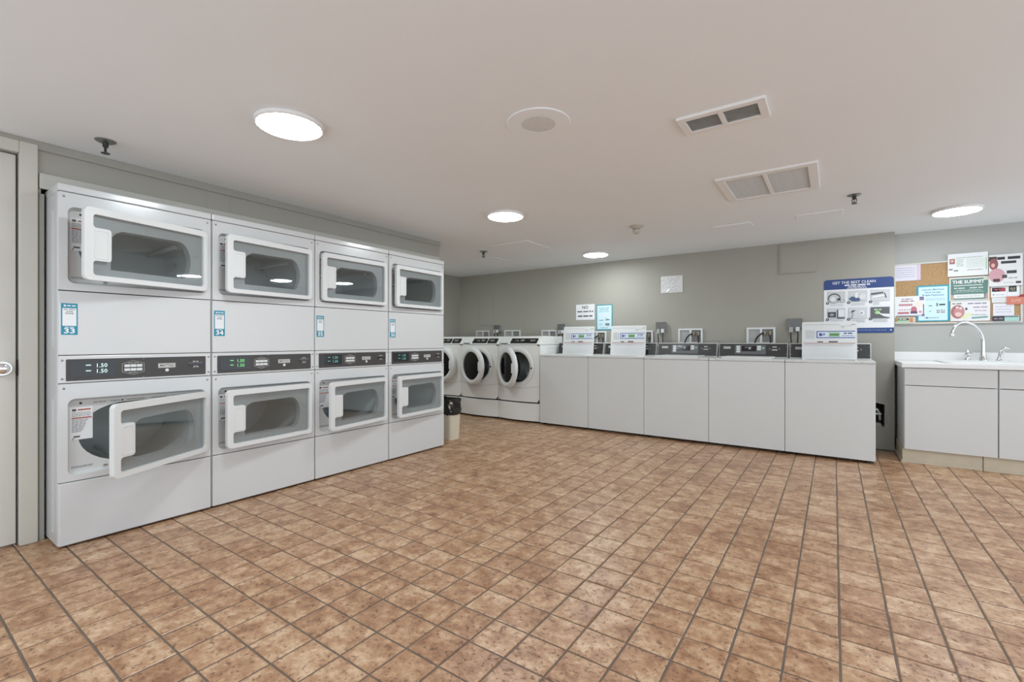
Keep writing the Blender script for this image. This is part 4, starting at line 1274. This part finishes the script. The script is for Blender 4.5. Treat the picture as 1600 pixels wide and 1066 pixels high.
# laminated certificate, slightly rippled
R = random.Random(3)
n = 14
v, f = [], []
for j in range(n + 1):
    for i in range(n + 1):
        v.append((0.256 * i / n, -0.006 - R.uniform(0, 0.010) * (0.3 if i in (0, n) or j in (0, n) else 1), 0.205 * j / n))
for j in range(n):
    for i in range(n):
        a = j * (n + 1) + i
        f.append((a, a + 1, a + n + 2, a + n + 1))
mats = [mat('plastic_sleeve', (0.72, 0.72, 0.71), 0.18, var=0.12, scale=30, coat=0.4)]
mb = MB().add(v, f).plate([(0, 0), (0.256, 0), (0.256, 0.205), (0, 0.205)], [], -0.004, 0)
tag(ob('framed_certificate', mb.mesh('framed_certificate', mats, recalc=False), None, (-1.724, YB, 1.612)), 'crinkled clear sleeve with a white certificate high on the wall', 'certificate')

# blue and white instruction poster
w, h = 0.548, 0.535
NAVY = srgb(48, 72, 128)
ol = rr(0, w, 0, h, 0.028, 5)
it = [('p', [p for p in ol if p[1] > h - 0.2] and rr(0, w, h - 0.100, h, 0.028, 5), NAVY), ('r', 0, h - 0.100, w, h - 0.066, NAVY),
      ('p', rr(0, w, 0, 0.046, 0.020, 5), NAVY), ('r', 0, 0.026, w, 0.050, NAVY), ('l', 0.25, 0.024, w - 0.05, 0.007, srgb(120, 140, 180), 3), ('e', w - 0.022, 0.028, 0.007, 0.007, srgb(190, 200, 215)),
      ('t', 'GET THE BEST CLEAN', w * 0.44, h - 0.036, 0.036, (0.82, 0.84, 0.87), 0.008, 0.98), ('l', 0.17, h - 0.069, 0.37, 0.013, (0.75, 0.78, 0.82), 11), ('l', 0.20, h - 0.083, 0.335, 0.008, (0.70, 0.70, 0.76), 12), ('l', 0.19, h - 0.095, 0.345, 0.007, (0.62, 0.60, 0.68), 13)]
G1, G2, G3 = srgb(90, 92, 96), srgb(150, 152, 155), srgb(205, 207, 210)
for r_ in range(2):
    for c_ in range(3):
        x0 = 0.03 + c_ * 0.172; z0 = (h - 0.230) if r_ == 0 else (h - 0.395)
        it.append(('r', x0, z0, x0 + 0.142, z0 + 0.108, G3)); it.append(('f', x0, z0, x0 + 0.142, z0 + 0.108, 0.002, G2))
        it.append(('e', x0, z0 - 0.004, 0.013, 0.013, srgb(55, 57, 62))); it.append(('e', x0, z0 - 0.004, 0.0045, 0.006, srgb(215, 217, 220)))
        for q in range(3): it.append(('l', x0 + 0.02, z0 - 0.014 - q * 0.010, x0 + (0.13 if r_ or c_ < 2 else 0.065), 0.004, srgb(185, 188, 192), q + c_ * 5 + r_ * 30))
zA, zB = h - 0.230, h - 0.395
it += [('e', 0.085, zA + 0.045, 0.052, 0.048, G1), ('e', 0.085, zA + 0.040, 0.044, 0.040, srgb(195, 197, 198)), ('e', 0.075, zA + 0.035, 0.020, 0.025, srgb(225, 226, 226)), ('p', [(0.105, zA + 0.020), (0.135, zA + 0.026), (0.138, zA + 0.045), (0.112, zA + 0.042)], srgb(50, 55, 62)), ('r', 0.135, zA + 0.002, 0.168, zA + 0.030, srgb(160, 163, 166)), ('r', 0.141, zA + 0.008, 0.162, zA + 0.024, srgb(215, 216, 217)),
       ('p', [(0.203, zA + 0.030), (0.225, zA + 0.055), (0.27, zA + 0.045), (0.30, zA + 0.030), (0.285, zA + 0.006), (0.23, zA + 0.008)], srgb(75, 95, 130)), ('e', 0.265, zA + 0.065, 0.018, 0.028, srgb(228, 228, 228)), ('p', [(0.285, zA + 0.075), (0.30, zA + 0.065), (0.288, zA + 0.058)], srgb(60, 62, 66)), ('e', 0.31, zA + 0.05, 0.028, 0.030, srgb(220, 221, 222)),
       ('p', [(0.378, zA + 0.060), (0.47, zA + 0.074), (0.47, zA + 0.088), (0.378, zA + 0.078)], G1), ('p', [(0.38, zA + 0.030), (0.485, zA + 0.048), (0.485, zA + 0.062), (0.39, zA + 0.050)], srgb(235, 235, 236)), ('p', [(0.475, zA + 0.075), (0.482, zA + 0.075), (0.494, zA + 0.030), (0.487, zA + 0.030)], srgb(50, 50, 54)),
       ('r', 0.034, zB + 0.018, 0.100, zB + 0.072, srgb(70, 72, 75)), ('e', 0.066, zB + 0.044, 0.018, 0.015, srgb(150, 152, 154)), ('r', 0.108, zB + 0.008, 0.116, zB + 0.095, srgb(75, 77, 80)), ('r', 0.112, zB + 0.006, 0.170, zB + 0.018, srgb(80, 82, 85)), ('r', 0.120, zB + 0.022, 0.168, zB + 0.092, srgb(228, 229, 230)),
       ('p', [(0.222, zB + 0.055), (0.25, zB + 0.075), (0.258, zB + 0.085), (0.228, zB + 0.08)], srgb(55, 57, 62)), ('p', [(0.215, zB + 0.002), (0.232, zB + 0.055), (0.245, zB + 0.055), (0.235, zB + 0.002)], srgb(170, 172, 174)), ('e', 0.305, zB + 0.055, 0.022, 0.024, srgb(230, 231, 231)), ('e', 0.303, zB + 0.055, 0.010, 0.010, srgb(150, 152, 155)),
       ('r', 0.374, zB, 0.516, zB + 0.108, srgb(98, 100, 103)), ('l', 0.40, zB + 0.078, 0.455, 0.012, srgb(185, 215, 175), 4), ('e', 0.425, zB + 0.056, 0.020, 0.016, srgb(165, 210, 140)), ('p', [(0.425, zB + 0.058), (0.46, zB + 0.044), (0.515, zB + 0.040), (0.515, zB + 0.008), (0.475, zB + 0.018), (0.44, zB + 0.042)], srgb(232, 232, 232))]
tag(ob('poster', sheet('poster', w, h, it, M_PAPER, 0.004, ol), None, (-0.083, YB, 1.113)), 'blue and white poster headed GET THE BEST CLEAN', 'poster')

# cork board and papers
CBY = YS - 0.024
t = thing('cork_board', 'cork notice board with thin pale frame above the sink', 'notice board', (0.476, YS, 1.195))
CW, CH = 0.860, 0.580
ob('cork', MB().box(0.008, CW - 0.008, -0.012, 0, 0.008, CH - 0.008).mesh('cork', cork_mat()), t)
M_FRAME = mat('board_frame', (0.62, 0.60, 0.55), 0.45, var=0.05)
for nm, a in (('frame_rail', (0, CW, CH - 0.014, CH)), ('frame_rail', (0, CW, 0, 0.014)), ('frame_rail', (0, 0.014, 0.014, CH - 0.014)), ('frame_rail', (CW - 0.014, CW, 0.014, CH - 0.014))):
    ob(nm, MB().box(a[0], a[1], -0.020, 0, a[2], a[3]).mesh(nm, M_FRAME, bevel=0.002), t)
pin = cached('pin', lambda: MB().lathe([(0.0045, 0.0), (0.0045, -0.006), (0, -0.007)], 8, 'y').mesh('push_pin', M_SCREW, smooth=40))
for x, z in ((0.175, 0.395), (0.095, 0.31), (0.145, 0.305)):
    ob('push_pin', pin, t, (x, -0.012, z))


def paper(name, x0, z1, x1, z0, items, label, cat='flyer', base=M_PAPER, dy=0.0, rot=0.0):
    o = ob(name, sheet(name, x1 - x0, z1 - z0, items, base, 0.0015), None, (x0, CBY + 0.010 - dy, z0), (0, rot, 0))
    return tag(o, label, cat, 'papers on the cork board')


PINK = srgb(215, 130, 150)
paper('index_note', 0.484, 1.762, 0.672, 1.612, [('r', 0.160, 0, 0.188, 0.15, srgb(215, 195, 212))] + [('l', 0.01, 0.118 - i * 0.021, 0.148, 0.006, srgb(172, 172, 190), i) for i in range(5)], 'pale lilac note with lines at the top left of the cork board', 'note', ink((0.72, 0.70, 0.78)))
w, h = 0.230, 0.338
paper('payment_flyer', 0.643, 1.556, 0.873, 1.218,
      [('r', 0.014, 0.010, w - 0.014, h - 0.014, srgb(205, 232, 246)), ('t', 'Laundry Machines', w / 2, h - 0.040, 0.0215, srgb(70, 120, 150), 0.02, 1.0), ('t', 'Now Accept', w / 2, h - 0.066, 0.0215, srgb(70, 120, 150), 0.02, 1.0), ('t', 'Mobile Payments!', w / 2, h - 0.092, 0.0215, srgb(60, 110, 145), 0.02, 1.0),
       ('l', 0.06, 0.21, 0.20, 0.005, srgb(165, 185, 198), 1), ('l', 0.06, 0.198, 0.20, 0.005, srgb(165, 185, 198), 2), ('r', 0.085, 0.143, 0.110, 0.150, srgb(90, 100, 110)), ('r', 0.138, 0.140, 0.150, 0.172, srgb(120, 128, 135)), ('r', 0.158, 0.148, 0.20, 0.162, srgb(60, 66, 72)),
       ('r', 0.138, 0.074, 0.20, 0.112, srgb(222, 226, 230)), ('l', 0.140, 0.098, 0.198, 0.008, srgb(110, 116, 120), 7), ('l', 0.140, 0.080, 0.198, 0.010, srgb(120, 126, 130), 8), ('r', 0.092, 0.09, 0.10, 0.10, srgb(120, 130, 140)), ('e', 0.074, 0.034, 0.012, 0.008, srgb(110, 150, 165)), ('l', 0.09, 0.03, 0.16, 0.007, srgb(140, 160, 170), 9)],
      'teal framed flyer reading Laundry Machines Now Accept Mobile Payments', 'flyer', ink(srgb(50, 155, 175)), 0.001)
w, h = 0.220, 0.190
paper('event_flyer', 0.483, 1.462, 0.703, 1.272,
      [('l', 0.05, h - 0.030, 0.13, 0.009, srgb(160, 130, 140), 1), ('l', 0.045, h - 0.052, 0.14, 0.012, srgb(170, 140, 150), 2), ('r', 0.03, h - 0.092, 0.13, h - 0.072, srgb(196, 140, 150)), ('r', 0.022, 0.022, 0.105, 0.040, srgb(185, 110, 122)), ('e', 0.14, 0.062, 0.022, 0.030, srgb(190, 112, 124)), ('e', 0.18, 0.112, 0.036, 0.034, srgb(232, 224, 214)),
       ('r', 0.180, 0.148, 0.212, 0.182, srgb(120, 120, 155)), ('r', 0.115, 0.024, 0.165, 0.046, srgb(95, 75, 105)), ('r', 0.205, 0.02, 0.213, 0.11, srgb(115, 110, 140)), ('r', 0.196, 0.0, 0.216, 0.018, srgb(115, 100, 145)), ('e', 0.185, 0.04, 0.010, 0.012, srgb(220, 140, 150)), ('r', 0.012, 0.004, 0.195, 0.008, srgb(110, 120, 165))]
      + [('e', 0.038 + i * 0.018, 0.062, 0.0045, 0.006, srgb(190, 110, 125)) for i in range(5)], 'white flyer with pink shapes at the lower left of the cork board', 'flyer', M_PAPER, 0.005)
paper('colour_strip', 0.486, 1.262, 0.632, 1.202, [('r', 0, 0.018, 0.02, 0.055, srgb(165, 150, 80)), ('r', 0.022, 0.03, 0.10, 0.050, srgb(70, 80, 72)), ('r', 0.022, 0.010, 0.10, 0.030, srgb(175, 205, 175)), ('r', 0.105, 0.012, 0.13, 0.052, srgb(205, 130, 90)), ('l', 0.03, 0.036, 0.095, 0.008, srgb(215, 215, 205), 3)], 'narrow coloured strip at the bottom left corner of the cork board', 'card', ink(srgb(205, 205, 190)), 0.012)
w, h = 0.263, 0.206
paper('schedule_flyer', 0.858, 1.830, 1.121, 1.624,
      [('r', 0.0, h - 0.030, w, h, (0.78, 0.79, 0.82)), ('r', 0.012, h - 0.092, 0.048, h - 0.044, srgb(165, 105, 105)), ('e', 0.030, h - 0.064, 0.010, 0.012, srgb(215, 180, 165)), ('l', 0.055, h - 0.042, w - 0.03, 0.005, srgb(150, 165, 155), 1)]
      + [('l', 0.060, h - 0.060 - i * 0.014, 0.105, 0.005, srgb(150, 175, 160), 20 + i) for i in range(5)] + [('l', 0.125, h - 0.060 - i * 0.014, w - 0.022, 0.004, srgb(185, 200, 188), 40 + i) for i in range(6)]
      + [('r', 0.008, 0.060, 0.034, 0.070, srgb(120, 85, 85)), ('l', 0.042, 0.046, 0.080, 0.012, srgb(110, 135, 125), 8), ('l', 0.13, 0.050, 0.24, 0.006, srgb(175, 140, 145), 9), ('r', w - 0.014, 0.05, w - 0.008, h - 0.05, srgb(150, 190, 155))],
      'white flyer with pale green table at the top of the cork board', 'flyer', ink((0.76, 0.78, 0.77)), 0.012)
w, h = 0.262, 0.214
GRN = srgb(95, 128, 120)
paper('summit_flyer', 0.870, 1.615, 1.132, 1.401,
      [('r', 0.010, 0.010, w - 0.010, h - 0.014, GRN), ('t', 'THE SUMMIT', w * 0.48, h - 0.045, 0.040, (0.84, 0.85, 0.83), 0.03, 0.92), ('r', 0.03, h - 0.080, w - 0.045, h - 0.072, srgb(205, 212, 205)), ('l', 0.032, h - 0.105, 0.115, 0.010, srgb(205, 212, 205), 1), ('l', 0.135, h - 0.105, 0.222, 0.010, srgb(205, 212, 205), 2), ('l', 0.045, h - 0.124, 0.21, 0.007, srgb(185, 198, 190), 3), ('l', 0.03, h - 0.138, 0.225, 0.006, srgb(170, 185, 178), 4),
       ('p', [(0.010, 0.010), (0.03, 0.010), (0.03, 0.05), (0.010, 0.06)], srgb(190, 160, 155)), ('p', [(w - 0.03, 0.010), (w - 0.01, 0.010), (w - 0.01, 0.07), (w - 0.025, 0.05)], srgb(190, 150, 140)), ('r', 0.03, 0.022, w - 0.035, 0.058, srgb(222, 224, 220)), ('l', 0.05, 0.036, 0.2, 0.008, srgb(190, 195, 190), 6), ('e', w - 0.02, h - 0.02, 0.018, 0.016, srgb(205, 205, 190))],
      'green flyer headed THE SUMMIT in the middle of the cork board', 'flyer', ink((0.66, 0.67, 0.64)), 0.003)
w, h = 0.258, 0.182
paper('pizza_flyer', 0.878, 1.398, 1.136, 1.216,
      [('e', 0.048, 0.085, 0.046, 0.062, srgb(165, 110, 112)), ('e', 0.058, 0.082, 0.036, 0.046, srgb(196, 140, 138)), ('e', 0.052, 0.062, 0.022, 0.020, srgb(225, 190, 185)), ('e', 0.045, 0.125, 0.010, 0.010, srgb(228, 215, 210)), ('e', 0.068, 0.118, 0.010, 0.010, srgb(228, 215, 210)), ('l', 0.01, 0.154, 0.09, 0.010, srgb(125, 130, 110), 3),
       ('p', [(0.08, 0.02), (0.13, 0.045), (0.14, 0.075), (0.11, 0.065), (0.07, 0.035)], srgb(222, 225, 170)), ('l', 0.115, 0.152, 0.235, 0.010, srgb(140, 130, 150), 5), ('l', 0.15, 0.118, 0.24, 0.010, srgb(170, 145, 165), 6), ('l', 0.16, 0.088, 0.235, 0.008, srgb(190, 160, 175), 7), ('l', 0.14, 0.052, 0.235, 0.006, srgb(150, 160, 160), 8), ('p', [(0.14, 0.020), (0.242, 0.028), (0.242, 0.042), (0.14, 0.034)], srgb(110, 160, 150)), ('e', 0.105, 0.11, 0.008, 0.012, srgb(90, 85, 95))],
      'white flyer with a round pinkish red picture under the green flyer', 'flyer', ink((0.76, 0.75, 0.75)), 0.004)
w, h = 0.207, 0.278
paper('sale_flyer', 1.126, 1.794, 1.333, 1.516,
      [('r', 0.0, 0.222, 0.05, 0.262, srgb(75, 60, 62)), ('e', 0.030, 0.195, 0.028, 0.050, srgb(140, 85, 88)), ('e', 0.026, 0.186, 0.012, 0.018, srgb(220, 175, 160)), ('l', 0.052, 0.232, 0.192, 0.024, srgb(50, 50, 54), 1), ('l', 0.075, 0.196, 0.168, 0.022, srgb(55, 55, 60), 2), ('e', 0.050, 0.095, 0.050, 0.062, srgb(202, 155, 162)), ('l', 0.11, 0.108, 0.172, 0.026, srgb(65, 65, 70), 4), ('r', 0.082, 0.070, 0.112, 0.098, srgb(70, 70, 74)), ('l', 0.12, 0.064, 0.175, 0.008, srgb(150, 150, 152), 5), ('l', 0.026, 0.040, 0.068, 0.026, srgb(70, 60, 64), 6), ('r', 0.165, 0.020, 0.196, 0.038, srgb(65, 66, 66)), ('l', 0.09, 0.026, 0.155, 0.006, srgb(180, 180, 182), 7)],
      'white flyer with bold black words and pink oval, top right of cork board', 'flyer', ink((0.74, 0.74, 0.735)), 0.014)
paper('business_card', 1.142, 1.515, 1.242, 1.420, [('r', 0.006, 0.050, 0.070, 0.085, srgb(40, 38, 42)), ('p', [(0.055, 0.05), (0.09, 0.05), (0.09, 0.082), (0.068, 0.085)], srgb(160, 65, 70)), ('l', 0.02, 0.064, 0.06, 0.010, srgb(190, 80, 85), 1), ('e', 0.016, 0.024, 0.005, 0.005, srgb(90, 100, 100)), ('l', 0.03, 0.02, 0.085, 0.005, srgb(175, 178, 185), 2)], 'business card with black and red bar on the right of the cork board', 'card')
paper('business_card', 1.243, 1.520, 1.318, 1.424, [('r', 0.008, 0.040, 0.056, 0.092, srgb(55, 62, 66)), ('l', 0.018, 0.066, 0.048, 0.008, srgb(190, 175, 110), 1), ('l', 0.018, 0.052, 0.048, 0.006, srgb(150, 160, 120), 2)], 'business card with dark square below the pink oval flyer', 'card', M_PAPER, 0.001)
paper('note_strip', 1.147, 1.417, 1.238, 1.372, [('l', 0.01, 0.02, 0.08, 0.004, srgb(195, 196, 198), 1)], 'blank white slip left of the orange tag', 'note', ink((0.74, 0.74, 0.72)), 0.002)
paper('orange_tag', 1.236, 1.424, 1.350, 1.352, [('p', [(0.065, 0.064), (0.114, 0.064), (0.114, 0.088), (0.085, 0.084)], srgb(150, 55, 55)), ('l', 0.03, 0.035, 0.10, 0.008, srgb(225, 175, 155), 1), ('l', 0.03, 0.022, 0.09, 0.006, srgb(215, 165, 145), 2)], 'salmon orange card sticking out past the right edge of the cork board', 'card', ink(srgb(205, 125, 105)), 0.008)
paper('handwritten_note', 1.154, 1.366, 1.284, 1.250, [('l', 0.015, 0.085 - i * 0.024, 0.115, 0.005, srgb(170, 172, 190), i) for i in range(3)], 'white handwritten note near the bottom right of the cork board', 'note', ink((0.75, 0.74, 0.78)), 0.004)
paper('dark_card', 1.148, 1.258, 1.314, 1.206, [('r', 0.0, 0.004, 0.075, 0.048, srgb(60, 52, 60)), ('r', 0.075, 0.004, 0.160, 0.036, srgb(165, 205, 195)), ('r', 0.075, 0.038, 0.16, 0.046, srgb(70, 100, 98)), ('l', 0.01, 0.02, 0.065, 0.010, srgb(150, 140, 150), 3)], 'dark and mint green card at the bottom right corner of the cork board', 'card', ink((0.5, 0.5, 0.5)), 0.012)
